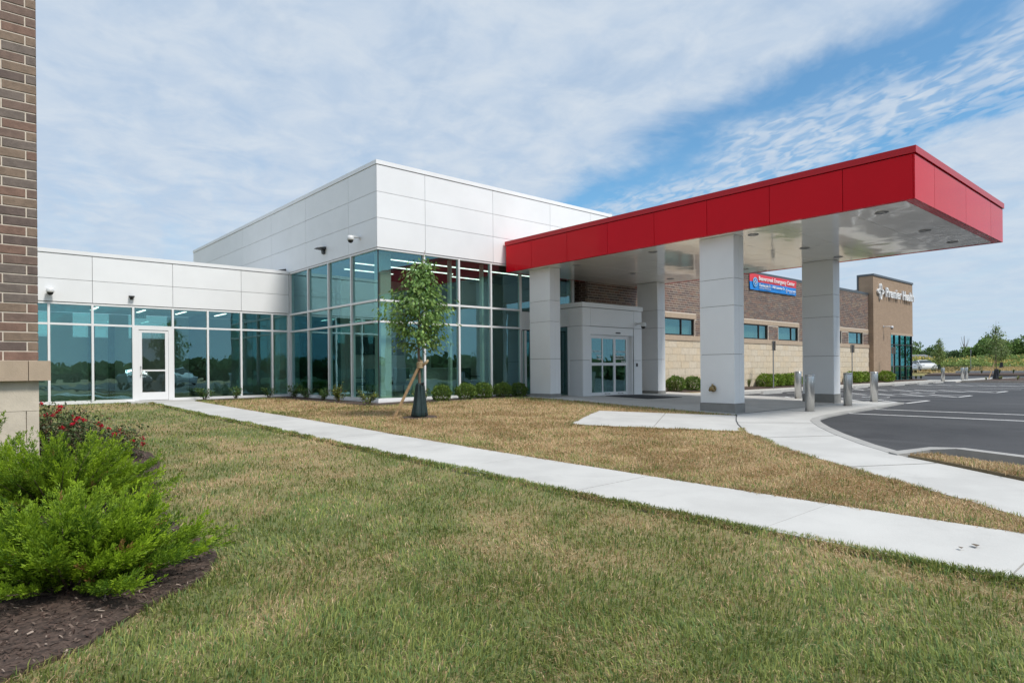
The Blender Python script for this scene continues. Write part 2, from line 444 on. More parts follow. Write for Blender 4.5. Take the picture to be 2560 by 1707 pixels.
# ------------------------------------------------------------------ ground height (thin-plate spline through levels read off the site)
CP = np.array([(5.3, 22.4, .02), (5.3, 16.4, -.085), (5.3, 10.4, -.18), (5.3, 6.45, -.243), (5.3, 3.6, -.275), (5.3, 1.5, -.292), (5.3, -4, -.30),
    (0, 22.5, .01), (0, 12, -.16), (0, 4, -.29), (-9, 22, .0), (-9, 5, -.28), (-9, -6, -.30), (1.5, -6, -.3), (9.43, 16.6, .0), (9.43, 22.9, .03), (8, 12.1, -.10),
    (14.5, 15.6, .04), (14.5, 8.25, -.19), (20.4, 14.7, -.03), (20.4, 8.27, -.165), (22.5, 7.2, -.2), (17, 6.7, -.2), (13.8, 6.1, -.205), (10, 3.2, -.225),
    (9, 0, -.25), (12.1, 10.6, -.10), (9.4, 8.9, -.165), (10.8, 5.9, -.225), (22.4, 14.6, -.06), (24, 0, -.21), (24, -6, -.22), (16.5, 24, .05), (24, 24, 0), (30, 15.4, -.1), (30, 4, -.21)])
def _tps():
    n = len(CP); d = np.hypot(CP[:, None, 0] - CP[None, :, 0], CP[:, None, 1] - CP[None, :, 1])
    K = np.where(d > 0, d * d * np.log(d + 1e-9), 0) + np.eye(n) * .8
    A = np.zeros((n + 3, n + 3)); A[:n, :n] = K; A[:n, n] = 1; A[:n, n + 1:] = CP[:, :2]; A[n:, :n] = A[:n, n:].T
    return np.linalg.solve(A, np.concatenate([CP[:, 2], [0, 0, 0]]))
_W = _tps()
def zg(x, y):
    x0 = np.asarray(x, float); y0 = np.asarray(y, float)
    xs = np.clip(x0, -9, 30); ys = np.clip(y0, -6, 24)
    sh = xs.shape; a = xs.ravel(); b = ys.ravel(); out = np.zeros(a.size)
    for i in range(0, a.size, 20000):
        d = np.hypot(a[i:i + 20000, None] - CP[None, :, 0], b[i:i + 20000, None] - CP[None, :, 1])
        out[i:i + 20000] = (np.where(d > 0, d * d * np.log(d + 1e-9), 0) @ _W[:-3]) + _W[-3] + _W[-2] * a[i:i + 20000] + _W[-1] * b[i:i + 20000]
    out = np.clip(out.reshape(sh), -.32, .06)
    t = np.clip((x0 - 30) / 6, 0, 1); out = out * (1 - t) + -.2 * t
    t = np.clip((x0 - 76) / 18, 0, 1); t = t * t * (3 - 2 * t); out = out + t * .45
    t = np.clip((x0 - 96) / 40, 0, 1); t = t * t * (3 - 2 * t); out = out + t * .55
    return out
def Z(x, y): return float(zg(np.array([x]), np.array([y]))[0])

# ------------------------------------------------------------------ layout polygons
MULCH = [(-4, 2.2), (-.3, 3.15), (.16, 3.35), (.30, 3.42), (.47, 3.50), (.60, 3.66), (.75, 3.83), (.92, 3.97), (1.06, 4.05), (1.21, 4.23), (1.36, 4.57), (1.40, 4.95), (1.36, 5.6), (1.45, 6.6), (1.75, 8.0), (2.05, 9.2), (2.16, 10.2), (2.0, 11.4), (1.6, 12.4), (1.1, 13.0), (-4, 13.2)]
WALKX = (4.70, 5.95)
PAD = [(12.15, 10.6), (9.36, 8.92), (10.85, 5.98), (14.05, 7.94)]
APRON_W = [(14.28, 8.1), (14.05, 7.94), (12.73, 7.2), (12.0, 6.75), (11.35, 6.3), (10.85, 5.95), (9.9, 5.1), (9.22, 4.5), (8.44, 3.62), (7.77, 2.8), (7.2, 2.06), (6.85, 1.6), (6.36, 1.05), (6.0, .5), (5.95, -.6)]
APRON_E = [(22.4, 7.15), (19.2, 6.83), (16.9, 6.70), (15.4, 6.52), (14.5, 6.34), (13.9, 6.12), (13.3, 5.8), (12.5, 5.32), (11.5, 4.66), (10.24, 3.74), (9.42, 3.02), (8.85, 2.24), (8.3, 1.5), (7.7, .65), (7.1, -.3), (6.9, -.6)]
APRON = APRON_W + APRON_E[::-1] + [(22.4, 8.1)]
PLAZA = [(14.28, 8.1), (22.4, 8.1), (22.4, 15.7), (14.28, 16.5)]
ISLAND = [(9.42, 3.0), (9.62, 2.78), (9.62, 2.45), (9.40, 2.0), (9.15, 1.5), (8.6, .5), (8.1, -.4), (7.1, -.3), (7.7, .65), (8.3, 1.5), (8.85, 2.24)]
LOT = [(22.4, 7.15), (19.2, 6.83), (16.9, 6.70), (15.4, 6.52), (14.5, 6.34), (13.9, 6.12), (13.3, 5.8), (12.5, 5.32), (11.5, 4.66), (10.24, 3.74), (9.42, 3.02), (9.8, 2.8), (9.8, 2.4), (9.58, 1.95), (9.32, 1.45), (8.75, .42), (8.2, -.5), (7.5, -2), (7.5, -30), (53.6, -30), (53.6, 14.4), (22.4, 14.4)]
BEDBOX = [(9.43, 16.6), (9.43, 22.95), (6.1, 22.95), (6.0, 22.25), (8.55, 22.2), (8.65, 16.0), (9.0, 15.75), (14.26, 15.75), (14.9, 15.75), (14.9, 16.6)]
TREERING = [(7.95 + .42 * math.cos(a) * (1 + .15 * math.sin(3 * a)), 12.15 + .38 * math.sin(a)) for a in np.linspace(0, 2 * math.pi, 15)[:-1]]
LOTZ = -.222
HARD = [PAD, APRON, PLAZA, [(WALKX[0], -3), (WALKX[1], -3), (WALKX[1], 23), (WALKX[0], 23)], [(4.2, 22.2), (6.0, 22.2), (6.0, 23), (4.2, 23)]]

# ------------------------------------------------------------------ ground sheet
def axis(fine0, fine1, step, far):
    a = list(np.arange(fine0, fine1 + step / 2, step)); d = step
    lo, hi = [], []
    v = fine0
    while v > -far: d *= 1.35; v -= d; lo.append(v)
    d = step; v = fine1
    while v < far: d *= 1.35; v += d; hi.append(v)
    return np.array(lo[::-1] + a + hi)
def straw(x, y):
    """0 = green turf, 1 = dried turf"""
    n = fbm(x, y, .6, 3, 5) * .55 + fbm(x, y, 3.2, 9, 4) * .57
    front = np.clip((n - .46) * 2.4 + .08, 0, 1)
    dry = np.clip((n - .46) * 1.5 + .93, 0, 1)
    # greener strips along the walk edge and near the building
    edge = np.exp(-((x - 6.15) / .35) ** 2) * .28 + np.exp(-((y - 22.0) / .5) ** 2) * .6 + np.exp(-((y - 15.6) / .45) ** 2) * .45 + np.exp(-((x - 13.9) / .5) ** 2) * .4
    dry = np.clip(dry - edge * (1.3 - n), 0, 1)
    t = np.clip((x - 5.0) / .6, 0, 1)
    return front * (1 - t) + dry * t
gx = axis(-9, 26, .3, 1500); gy = axis(-6, 26, .3, 1500)
GX, GY = np.meshgrid(gx, gy, indexing='ij')
GZ = zg(GX, GY) - .014
def inset(poly, d):
    c = np.mean(poly, axis=0); return [tuple(np.array(p) + (c - np.array(p)) / max(np.linalg.norm(c - np.array(p)), 1e-6) * d) for p in poly]
for pl in HARD:
    GZ = np.where(inpoly(GX, GY, inset(pl, .3)), GZ - .06, GZ)
GZ = np.where(inpoly(GX, GY, [(8.0, -31), (85, -31), (85, 26), (54.6, 26), (54.6, 15.2), (22.2, 15.2), (22.2, 8.3), (15.2, 8.3), (12.2, 6.3), (8.9, 3.4), (8.2, 1.9)]), np.minimum(GZ - .10, -.31), GZ)
ft = np.clip((GX - 86) / 30, 0, 1)
ng = len(gy)
idx = np.arange(GX.size).reshape(GX.shape)
F = np.stack([idx[:-1, :-1], idx[1:, :-1], idx[1:, 1:], idx[:-1, 1:]], -1).reshape(-1, 4)
st = straw(GX, GY).ravel()[:, None]
gcol = np.array([.15, .17, .065]) * (1 - st) + np.array([.36, .26, .145]) * st
far = (np.hypot(GX, GY).ravel() > 60)[:, None]
gcol = np.where((GX.ravel() > 86)[:, None], np.array([.42, .31, .15]), np.where(far, np.array([.16, .18, .07]), gcol))
beyond = (GX.ravel() > 124)[:, None]
gcol = np.where(beyond, np.array([.10, .13, .04]), gcol)
GROUND = attr_mat('turf_soil', 'tint', .95, 0)
g = bulk('ground', np.stack([GX, GY, GZ], -1).reshape(-1, 3), F, GROUND, col=gcol, smooth=True)
kind(g, 'structure')

def drape(name, poly, off, m, parent=None, thick=.1, step=None, flat=None):
    """a slab with the outline POLY whose top follows the ground"""
    import bmesh
    pts = []
    n = len(poly)
    for i in range(n):
        a, b = poly[i], poly[(i + 1) % n]; L = math.hypot(b[0] - a[0], b[1] - a[1]); k = max(1, int(L / (step or 1.0)))
        for j in range(k): pts.append((a[0] + (b[0] - a[0]) * j / k, a[1] + (b[1] - a[1]) * j / k))
    bm = bmesh.new()
    top = [bm.verts.new((x, y, 0)) for x, y in pts]
    f = bm.faces.new(top)
    if f.normal.z < 0 or True:
        bm.normal_update()
        if f.normal.z < 0: f.normal_flip()
    r = bmesh.ops.triangulate(bm, faces=[f])
    if step:
        for _ in range(2):
            le = [e for e in bm.edges if e.calc_length() > step * 1.6]
            if le: bmesh.ops.subdivide_edges(bm, edges=le, cuts=1); bmesh.ops.triangulate(bm, faces=bm.faces[:])
    ex = bmesh.ops.extrude_face_region(bm, geom=bm.faces[:])
    low = [v for v in ex['geom'] if isinstance(v, bmesh.types.BMVert)]
    bm.verts.ensure_lookup_table()
    lowset = set(low)
    vs = list(bm.verts)
    xs = np.array([v.co.x for v in vs]); ys = np.array([v.co.y for v in vs])
    zz = np.full(len(vs), flat) if flat is not None else zg(xs, ys) + off
    for v, z in zip(vs, zz): v.co.z = z - (0 if v in lowset else thick)
    bmesh.ops.recalc_face_normals(bm, faces=bm.faces[:])
    me = bpy.data.meshes.new(name); bm.to_mesh(me); bm.free(); me.materials.append(m)
    return link(bpy.data.objects.new(name, me), parent)

# main walkway of cast slabs with recessed joints
wk = bpy.data.objects.new('walkway', None); wk.location = (5.3, 10, -.2); COL.objects.link(wk); kind(wk, 'structure')
yj = [-2.9, -.55, .92, 2.46, 4.44, 6.42, 8.35, 10.2, 12.0, 13.8, 15.6, 17.4, 19.2, 21.0, 22.3]
for i in range(len(yj) - 1):
    drape('slab', [(WALKX[0], yj[i] + .005), (WALKX[1], yj[i] + .005), (WALKX[1], yj[i + 1] - .005), (WALKX[0], yj[i + 1] - .005)], .004 + rnd.uniform(-.002, .002), CONC, wk, .09, .7)
drape('slab', [(4.2, 22.31), (6.05, 22.31), (6.05, 22.97), (4.2, 22.97)], .03, CONC, wk, .09, .7)
pd = bpy.data.objects.new('concrete_pad', None); pd.location = (11.6, 8.3, -.2); COL.objects.link(pd); kind(pd, 'structure')
def lerp(a, b, t): return (a[0] + (b[0] - a[0]) * t, a[1] + (b[1] - a[1]) * t)
for t0, t1 in ((0, .497), (.503, .992)):
    drape('slab', [lerp(PAD[0], PAD[3], t0), lerp(PAD[0], PAD[3], t1), lerp(PAD[1], PAD[2], t1), lerp(PAD[1], PAD[2], t0)], .014, CONC, pd, .1, .8)
pz = bpy.data.objects.new('entrance_plaza', None); pz.location = (18, 12, -.1); COL.objects.link(pz); kind(pz, 'structure')
xs_, ys_ = [14.28, 16.98, 19.7, 22.4], [8.1, 10.6, 13.15, 15.7]
for i in range(3):
    for j in range(3):
        drape('slab', [(xs_[i] + .006, ys_[j] + .006), (xs_[i + 1] - .006, ys_[j] + .006), (xs_[i + 1] - .006, ys_[j + 1] - .006), (xs_[i] + .006, ys_[j + 1] - .006)], .014, CONC2, pz, .1, .9)
drape('slab', [(14.91, 15.712), (17.0, 15.712), (17.0, 16.55), (14.91, 16.55)], .014, CONC2, pz, .1, .9)
ap = drape('curved_walk', [p for p in APRON_W] + [p for p in APRON_E[::-1]] + [(22.4, 8.085), (14.3, 8.085)], .016, CONC, None, .11, .6); kind(ap, 'structure')
# kerb line cast into the walk edge, flush, then rising round the grass island
def strip(name, line, w0, w1, z0, z1, m, parent=None):
    """ribbon with thickness along a polyline: offset w0..w1 to the left, z bottom/top functions"""
    V = []; F = []; n = len(line)
    for i, p in enumerate(line):
        a = line[max(i - 1, 0)]; b = line[min(i + 1, n - 1)]; d = Vector((b[0] - a[0], b[1] - a[1])).normalized(); nn = Vector((-d.y, d.x))
        for ww, zz in ((w0, z0), (w1, z0), (w1, z1), (w0, z1)):
            x, y = p[0] + nn.x * ww, p[1] + nn.y * ww
            V.append((x, y, zz(x, y) if callable(zz) else zz))
    for i in range(n - 1):
        for k in range(4): F.append((i * 4 + k, i * 4 + (k + 1) % 4, (i + 1) * 4 + (k + 1) % 4, (i + 1) * 4 + k))
    F.append((3, 2, 1, 0)); F.append(tuple((n - 1) * 4 + k for k in range(4)))
    return obj(name, V, F, m, parent)
def joint(line, m=JOINT, wd=.022):
    return strip('expansion_joint', line, -wd / 2, wd / 2, -.3, lambda x, y: Z(x, y) + .021, m, ap)
joint([(14.29, 8.09), (14.05, 7.93), (13.4, 7.58), (12.73, 7.2), (12.0, 6.75), (11.35, 6.3), (10.86, 5.96)])
joint([(14.3, 8.09), (16, 8.09), (19, 8.09), (22.4, 8.09)])
for a, b in (((10.1, 5.3), (11.3, 4.52)), ((8.0, 3.1), (9.0, 2.45)), ((12.3, 6.95), (13.35, 5.84))): joint([a, lerp(a, b, .5), b], PLINTH, .012)
kb = strip('flush_kerb', APRON_E[:11], -.02, .16, LOTZ - .08, lambda x, y: max(Z(x, y) + .022, LOTZ + .012), CURB); kind(kb, 'structure')
kl = [(9.40, 3.03), (9.55, 2.92), (9.68, 2.72), (9.69, 2.42), (9.46, 1.96), (9.2, 1.46), (8.66, .46), (8.1, -.5), (7.4, -2.0), (7.4, -6)]
def kz(x, y):
    t = min(1, max(0, math.hypot(x - 9.4, y - 3.03) / .7)); return LOTZ + .02 + .10 * t * t * (3 - 2 * t)
kk = strip('raised_kerb', kl, -.02, .15, LOTZ - .08, kz, CURB); kind(kk, 'structure')
# parking lot
lot = drape('parking_lot', LOT, 0, ASPH, None, .06, None, LOTZ); kind(lot, 'structure')
def stripe(x0, y0, x1, y1, wd=.1):
    d = Vector((x1 - x0, y1 - y0)).normalized(); n = Vector((-d.y, d.x)) * wd / 2
    V = [(x0 + n.x, y0 + n.y, LOTZ + .004), (x0 - n.x, y0 - n.y, LOTZ + .004), (x1 - n.x, y1 - n.y, LOTZ + .004), (x1 + n.x, y1 + n.y, LOTZ + .004)]
    V += [(a, b, LOTZ - .01) for a, b, c in V]
    return obj('painted_line', V, BF, PAINT, lot)
stripe(17.05, 6.70, 17.05, -22, .12); stripe(19.15, 6.80, 19.15, -22, .12)
aisles = ((22.75, 25.0), (28.45, 30.2), (34.0, 36.0), (44.6, 46.3))
for a, b in aisles:
    stripe(a, 7.05, b, 7.05); stripe(a, 7.1, a, 13.6); stripe(b, 7.1, b, 13.6)
    for k in range(6):
        y0 = 7.15 + k * 1.05
        stripe(a + .06, y0, b - .06, min(13.6, y0 + (b - a) * .75), .1)
for x in (39.0, 41.8, 49.2, 52.0): stripe(x, 7.1, x, 13.6)
for x in (24.9, 27.6, 30.3, 33.0, 35.7, 38.4, 41.1, 43.8, 46.5, 49.2): stripe(x, -1.5, x, 3.6)
for cx in (26.7, 32.1): # wheelchair symbols in the reserved stalls
    pts = [(cx + .35 * math.cos(a), 9.3 + .45 * math.sin(a)) for a in np.linspace(.6, 5.2, 9)]
    for p, q in zip(pts[:-1], pts[1:]): stripe(*p, *q, .09)
    stripe(cx + .05, 9.35, cx + .05, 10.2, .1); stripe(cx + .05, 9.6, cx + .5, 9.6, .1)
# walk and planting bed along the brick wing
sw = strip('building_walk', [(22.4, 14.4), (30, 14.4), (40, 14.4), (53.6, 14.4), (56, 14.6)], 0, 1.05, LOTZ - .06, lambda x, y: -.10, CONC2); kind(sw, 'structure')
bd = strip('building_bed', [(22.4, 15.45), (30, 15.45), (45.6, 15.45), (54.5, 15.45)], .002, 1.2, -.3, lambda x, y: -.04 if y < 15.9 else .02, SOIL); kind(bd, 'structure')

# mulch beds
b1 = drape('mulch_bed', MULCH, .012, SOIL, None, .08, .5); kind(b1, 'structure')
b2 = drape('foundation_bed', BEDBOX, .012, SOIL, None, .08, .6); kind(b2, 'structure')
b3 = drape('tree_bed', TREERING, .008, SOIL, None, .08, .3); kind(b3, 'structure')

# ================================================================== BUILDINGS
G_ = .006   # half joint between cladding panels
def sub(name, loc, parent):
    o = bpy.data.objects.new(name, None); o.location = loc; COL.objects.link(o); o.parent = parent
    o.matrix_parent_inverse = Matrix.Translation(-Vector(parent.location)); o.empty_display_size = .1
    return o
def panel_x(parent, x0, x1, z0, z1, yf, m=WHITE, name='panel', t=.03):      # faces -Y
    return box(name, x0 + G_, x1 - G_, yf, yf + t, z0 + G_, z1 - G_, m, parent)
def panel_y(parent, y0, y1, z0, z1, xf, m=WHITE, name='panel', t=.03):      # faces -X
    return box(name, xf, xf + t, y0 + G_, y1 - G_, z0 + G_, z1 - G_, m, parent)

# ---- tall white lobby block
BX, BY = 9.43, 16.6
lob = thing('lobby_building', 'tall white panelled building block with corner of teal glass behind the young tree', 'building', (BX, BY, 0))
PR = .05   # cladding stands proud of the glass line
yjL = [BY - PR, 18.3, 21.45, 24.6, 27.75, 30.9, 34.95]
xjR = [BX - PR, 11.05, 13.75, 16.44, 18.61, 19.86]
zr = [4.53, 5.39, 6.147, 6.93]
for i in range(3):
    for a, b in zip(yjL[:-1], yjL[1:]):
        panel_y(lob, a + (.03 if a < 16.6 else 0), b, zr[i], zr[i + 1], BX - PR)
    for a, b in zip(xjR[:-1], xjR[1:]): panel_x(lob, a, b, zr[i], zr[i + 1], BY - PR)
MB().box(BX - .01, 19.84, BY - .012, BY + .25, 4.60, 6.99).box(BX - .012, BX + .25, BY + .25, 34.9, 4.60, 6.99).obj('backing_wall', JOINTW, lob)
MB().box(BX - PR - .02, 19.88, BY - PR - .02, BY + .35, 6.94, 7.06).box(BX - PR - .02, BX + .35, BY + .35, 34.97, 6.94, 7.06).obj('coping', WHITE, lob)
box('roof_deck', BX + .3, 19.8, BY + .3, 34.8, 6.5, 6.6, CONC2, lob)
box('end_wall', 19.75, 19.85, BY + .26, 34.9, 4.6, 6.93, WHITE, lob)
box('rear_wall', BX + .26, 19.74, 34.8, 34.9, .1, 6.5, INTW, lob)
box('upper_side_wall', BX + .0, BX + .2, 23.1, 34.79, .1, 4.59, INTW, lob)
# glazing
zt = [.14, 2.38, 3.0, 4.47]
def glaze_x(parent, xs, zs, yf, gm=GLASS, fm=FRAME, wv=.06, wh=.06, skip=(), depth=.13):
    for i, x in enumerate(xs):
        if i in skip: continue
        box('mullion', x - wv / 2, x + wv / 2, yf - .035, yf + depth - .035, zs[0], zs[-1], fm, parent)
    for z in zs[1:-1]:
        for a, b in zip(xs[:-1], xs[1:]): box('transom', a + wv / 2 + .001, b - wv / 2 - .001, yf - .03, yf + depth - .04, z - wh / 2, z + wh / 2, fm, parent)
    for a, b in zip(xs[:-1], xs[1:]):
        for c, d in zip(zs[:-1], zs[1:]):
            box('pane', a + wv / 2 - .01, b - wv / 2 + .01, yf + .03, yf + .038, c + (wh / 2 - .01 if c > zs[0] else 0), d - (wh / 2 - .01 if d < zs[-1] else 0), gm, parent)
def glaze_y(parent, ys, zs, xf, gm=GLASS, fm=FRAME, wv=.06, wh=.06, skip=(), depth=.13):
    for i, y in enumerate(ys):
        if i in skip: continue
        box('mullion', xf - .035, xf + depth - .035, y - wv / 2, y + wv / 2, zs[0], zs[-1], fm, parent)
    for z in zs[1:-1]:
        for a, b in zip(ys[:-1], ys[1:]): box('transom', xf - .03, xf + depth - .04, a + wv / 2 + .001, b - wv / 2 - .001, z - wh / 2, z + wh / 2, fm, parent)
    for a, b in zip(ys[:-1], ys[1:]):
        for c, d in zip(zs[:-1], zs[1:]):
            box('pane', xf + .03, xf + .038, a + wv / 2 - .01, b - wv / 2 + .01, c + (wh / 2 - .01 if c > zs[0] else 0), d - (wh / 2 - .01 if d < zs[-1] else 0), gm, parent)
glaze_x(lob, [BX + .02, 11.02, 12.345, 13.67, 15.01], zt, BY, skip=(0,))
glaze_x(lob, [15.01, 16.35, 17.6], [3.0, 4.47], BY, skip=(0,))
glaze_y(lob, [BY + .02, 18.22, 19.80, 21.38, 22.93], zt, BX, skip=(0,))
box('corner_seal', BX + .005, BX + .03, BY + .005, BY + .03, .14, 4.47, BLACK, lob)
box('head_trim', BX - .03, 17.63, BY - .03, BY + .1, 4.472, 4.525, FRAME, lob)
box('head_trim', BX - .03, BX + .1, BY + .101, 22.96, 4.472, 4.525, FRAME, lob)
MB().box(BX - .05, 15.04, BY - .05, BY + .12, -.12, .075).box(BX - .028, 15.04, BY - .028, BY + .1, .077, .138).obj('base_sill', FRAME, lob)
MB().box(BX - .05, BX + .12, BY + .121, 22.96, -.12, .075).box(BX - .028, BX + .1, BY + .101, 22.96, .077, .138).obj('base_sill', FRAME, lob)
# spandrel and glazed side door beside the column
panel_x(lob, 15.04, 16.10, 2.33, 2.97, BY - .02, COLW, 'spandrel_panel')
box('backing_wall', 15.05, 16.09, BY + .012, BY + .1, 2.3, 2.99, JOINT, lob)
glaze_x(lob, [15.04, 15.22, 16.08], [.06, 2.31], BY)
# jamb and recess behind the last mullion
box('jamb', 17.64, 17.72, BY - .02, BY + .4, 3.0, 4.5, FRAME, lob)
# interior of the lobby
MB().box(BX + .14, 19.7, BY + .14, 30, .0, .09).obj('interior_floor', INTF, lob)
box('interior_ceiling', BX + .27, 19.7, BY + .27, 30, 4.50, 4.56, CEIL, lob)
box('interior_wall', 11.2, 15.2, 22.4, 22.55, .09, 4.49, INTW, lob)
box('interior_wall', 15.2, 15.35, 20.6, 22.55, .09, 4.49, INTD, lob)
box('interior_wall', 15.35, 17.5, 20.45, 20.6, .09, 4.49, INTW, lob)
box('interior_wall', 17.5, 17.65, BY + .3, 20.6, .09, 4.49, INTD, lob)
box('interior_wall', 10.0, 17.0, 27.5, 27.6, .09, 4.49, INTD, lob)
box('interior_column', BX + .32, BX + .68, BY + .42, BY + .78, .09, 4.49, INTW, lob)
box('interior_column', 12.2, 12.28, BY + .28, BY + .42, .09, 4.49, INTW, lob)
box('interior_column', 13.52, 13.6, BY + .28, BY + .42, .09, 4.49, INTW, lob)
def strip_light(x0, x1, y, z, label, parent_name='strip_light'):
    o = thing('ceiling_light', label, 'ceiling light', ((x0 + x1) / 2, y, z), 'strip lights in the lobby ceiling')
    box('diffuser', x0, x1, y - .02, y + .02, z, z + .02, LED, o)
    box('housing', x0 - .02, x1 + .02, y - .05, y + .05, z + .021, z + .06, CAMW, o)
    return o
for x0, x1, y, lb in ((10.0, 16.6, 17.75, 'longest lit strip light in the lobby ceiling, nearest the front glass'), (10.0, 13.9, 19.05, 'lit strip light in the lobby ceiling, second row back from the front glass'),
                      (14.1, 15.6, 19.6, 'short lit strip light in the lobby ceiling seen right of the tree'), (10.3, 12.2, 20.4, 'lit strip light deep in the lobby seen left of the tree crown')):
    strip_light(x0, x1, y, 4.43, lb)
for x0, lb in ((11.55, 'dark wall screen on the left inside the lobby glass'), (12.75, 'dark wall screen on the right inside the lobby glass, nearer the glass corner')):
    tv = thing('wall_screen', lb, 'screen', (x0 + .55, 22.39, 1.95), 'wall screens in the lobby')
    box('bezel', x0, x0 + 1.1, 22.35, 22.395, 1.56, 2.25, BLACK, tv); box('display', x0 + .03, x0 + 1.07, 22.344, 22.349, 1.59, 2.22, TVM, tv)
def lobby_chair():
    t = thing('lobby_chair', '', 'chair', (0, 0, 0), 'waiting chairs in the lobby')
    box('seat', -.28, .28, -.27, .27, .36, .46, CHAIRM, t); box('backrest', -.28, .28, .22, .30, .47, .92, CHAIRM, t)
    for sx in (-1, 1):
        box('armrest', sx * .30 - .03, sx * .30 + .03, -.25, .25, .60, .64, BLACK, t)
        for sy in (-.24, .24): box('leg', sx * .27 - .02, sx * .27 + .02, sy - .02, sy + .02, 0, .355 if sy < 0 else .355, DARKM, t)
    return t
ch = lobby_chair()
cpos = ((10.7, 19.6, R(200), 'dark waiting chair inside the lobby glass beside the left shrubs'), (11.5, 18.9, R(170), 'dark waiting chair inside the lobby near the glass corner'),
        (12.2, 21.7, 0, 'dark waiting chair in the lobby below the wall screens'), (14.2, 18.4, R(90), 'dark waiting chair inside the lobby right of the tree trunk'))
for i, (x, y, a, lb) in enumerate(cpos):
    if i == 0: put(ch, (x, y, .09), a); ch['label'] = lb
    else: copy_tree(ch, (x, y, .09), a, 1, lb)
dk = thing('reception_desk', 'pale reception desk inside the lobby right of the tree', 'desk', (13.5, 20, .09))
MB().box(12.6, 14.6, 19.75, 20.3, .09, .98).obj('front', INTW, dk); box('worktop', 12.5, 14.7, 19.65, 20.4, .985, 1.03, CAMW, dk)

# ---- low white link wing
WY = 23.0
lw_ = thing('link_wing', 'low white panelled wing with teal storefront glass and a white door', 'building', (4, WY, .05))
xj = [-3.3, -1.09, 1.11, 3.32, 5.53, 7.69, BX - PR - .002]
for z0, z1 in ((3.05, 3.72), (3.72, 4.46)):
    for a, b in zip(xj[:-1], xj[1:]): panel_x(lw_, a, b, z0, z1, WY - PR)
box('backing_wall', -3.3, BX - .02, WY - .012, WY + .2, 3.06, 4.46, JOINTW, lw_)
box('coping', -3.3, BX - PR - .004, WY - PR - .02, WY + .3, 4.472, 4.585, WHITE, lw_)
xm = [-2.1, -1.0, .08, 1.16, 2.24, 3.32, 4.40, 5.53, 6.60, 7.69, 8.77, 9.36]
zw = [.12, 2.40, 2.98]
left = xm[:7]; right = xm[7:]
glaze_x(lw_, left, zw, WY); glaze_x(lw_, right, zw, WY)
box('transom', 4.431, 5.499, WY - .03, WY + .09, 2.37, 2.43, FRAME, lw_)
box('pane', 4.42, 5.51, WY + .03, WY + .038, 2.42, 2.98, GLASS, lw_)
box('head_trim', -3.2, BX - .035, WY - .032, WY + .1, 2.982, 3.035, FRAME, lw_)
for a, b in ((-2.1, 4.43), (5.5, BX - .055)): box('base_sill', a, b, WY - .045, WY + .1, .02, .118, FRAME, lw_)
dr = box('door', 4.55, 5.39, WY - .01, WY + .03, .07, .32, FRAME, lw_)
MB().box(4.55, 4.64, WY - .01, WY + .03, .321, 2.21).box(5.30, 5.39, WY - .01, WY + .03, .321, 2.21).box(4.55, 5.39, WY - .01, WY + .03, 2.211, 2.29).obj('stile', FRAME, dr)
box('door_pane', 4.635, 5.305, WY + .006, WY + .014, .315, 2.215, GLASSD, dr)
box('push_bar', 4.64, 5.30, WY - .03, WY + .0, .985, 1.035, FRAME, dr)
hb = MB().tube([(4.60, WY - .01, 1.14), (4.60, WY - .07, 1.14), (4.60, WY - .075, 1.0), (4.60, WY - .07, .87), (4.60, WY - .01, .87)], .013, 8)
hb.obj('pull_handle', STEEL, dr, True)
MB().box(4.43, 4.545, WY - .03, WY + .09, .06, 2.369).box(5.395, 5.50, WY - .03, WY + .09, .06, 2.369).box(4.546, 5.394, WY - .03, WY + .09, 2.30, 2.369).obj('door_frame', FRAME, lw_)
# corridor inside
box('interior_floor', -3.2, BX, WY + .11, 27, .0, .06, INTF, lw_)
box('interior_ceiling', -3.2, BX - .01, WY + .22, 26.9, 3.06, 3.12, CEILW, lw_)
box('roof_deck', -3.2, BX - .01, WY + .31, 27, 4.2, 4.3, CONC2, lw_)
for a, b in ((-3.2, 1.4), (2.6, 3.3), (4.4, 5.0), (6.3, BX)): box('rear_wall', a, b, 26.9, 27.05, .06, 3.05, INTW, lw_)
for a, b in ((1.4, 2.6), (3.3, 4.4), (5.0, 6.3)):
    box('rear_wall', a, b, 26.9, 27.05, .06, 2.2, INTW, lw_); box('pane', a, b, 26.97, 26.98, 2.2, 3.05, GLASS, lw_)
for x in (3.75, 4.35, 5.2, 6.2, 7.3): box('wall_pilaster', x, x + .16, 26.6, 26.89, .06, 2.6, INTD, lw_)
box('side_partition', 7.0, 7.12, 24.6, 26.8, .06, 3.05, INTD, lw_)
box('interior_column', 9.0, 9.2, WY + .4, WY + .6, .06, 3.05, INTW, lw_)
for x0, y, lb in ((3.55, 24.2, 'short lit strip light in the corridor left of the white door'), (4.9, 24.4, 'lit strip light in the corridor above the white door'), (6.1, 24.3, 'lit strip light in the corridor right of the white door'), (7.4, 24.3, 'lit strip light in the corridor nearest the lobby block')):
    o = thing('ceiling_light', lb, 'ceiling light', (x0, y, 3.0), 'strip lights in the corridor ceiling')
    box('diffuser', x0 - .03, x0 + .03, y - .6, y + .6, 2.98, 3.0, LED, o); box('housing', x0 - .05, x0 + .05, y - .62, y + .62, 3.001, 3.05, CAMW, o)
ex = thing('exit_sign', 'small white lit exit sign hanging inside above the white door', 'sign', (4.72, 23.6, 2.8))
EXW = mat('exit_sign_face', (.75, .78, .76), .4)
box('sign_face', 4.55, 4.89, 23.60, 23.63, 2.70, 2.88, EXW, ex)

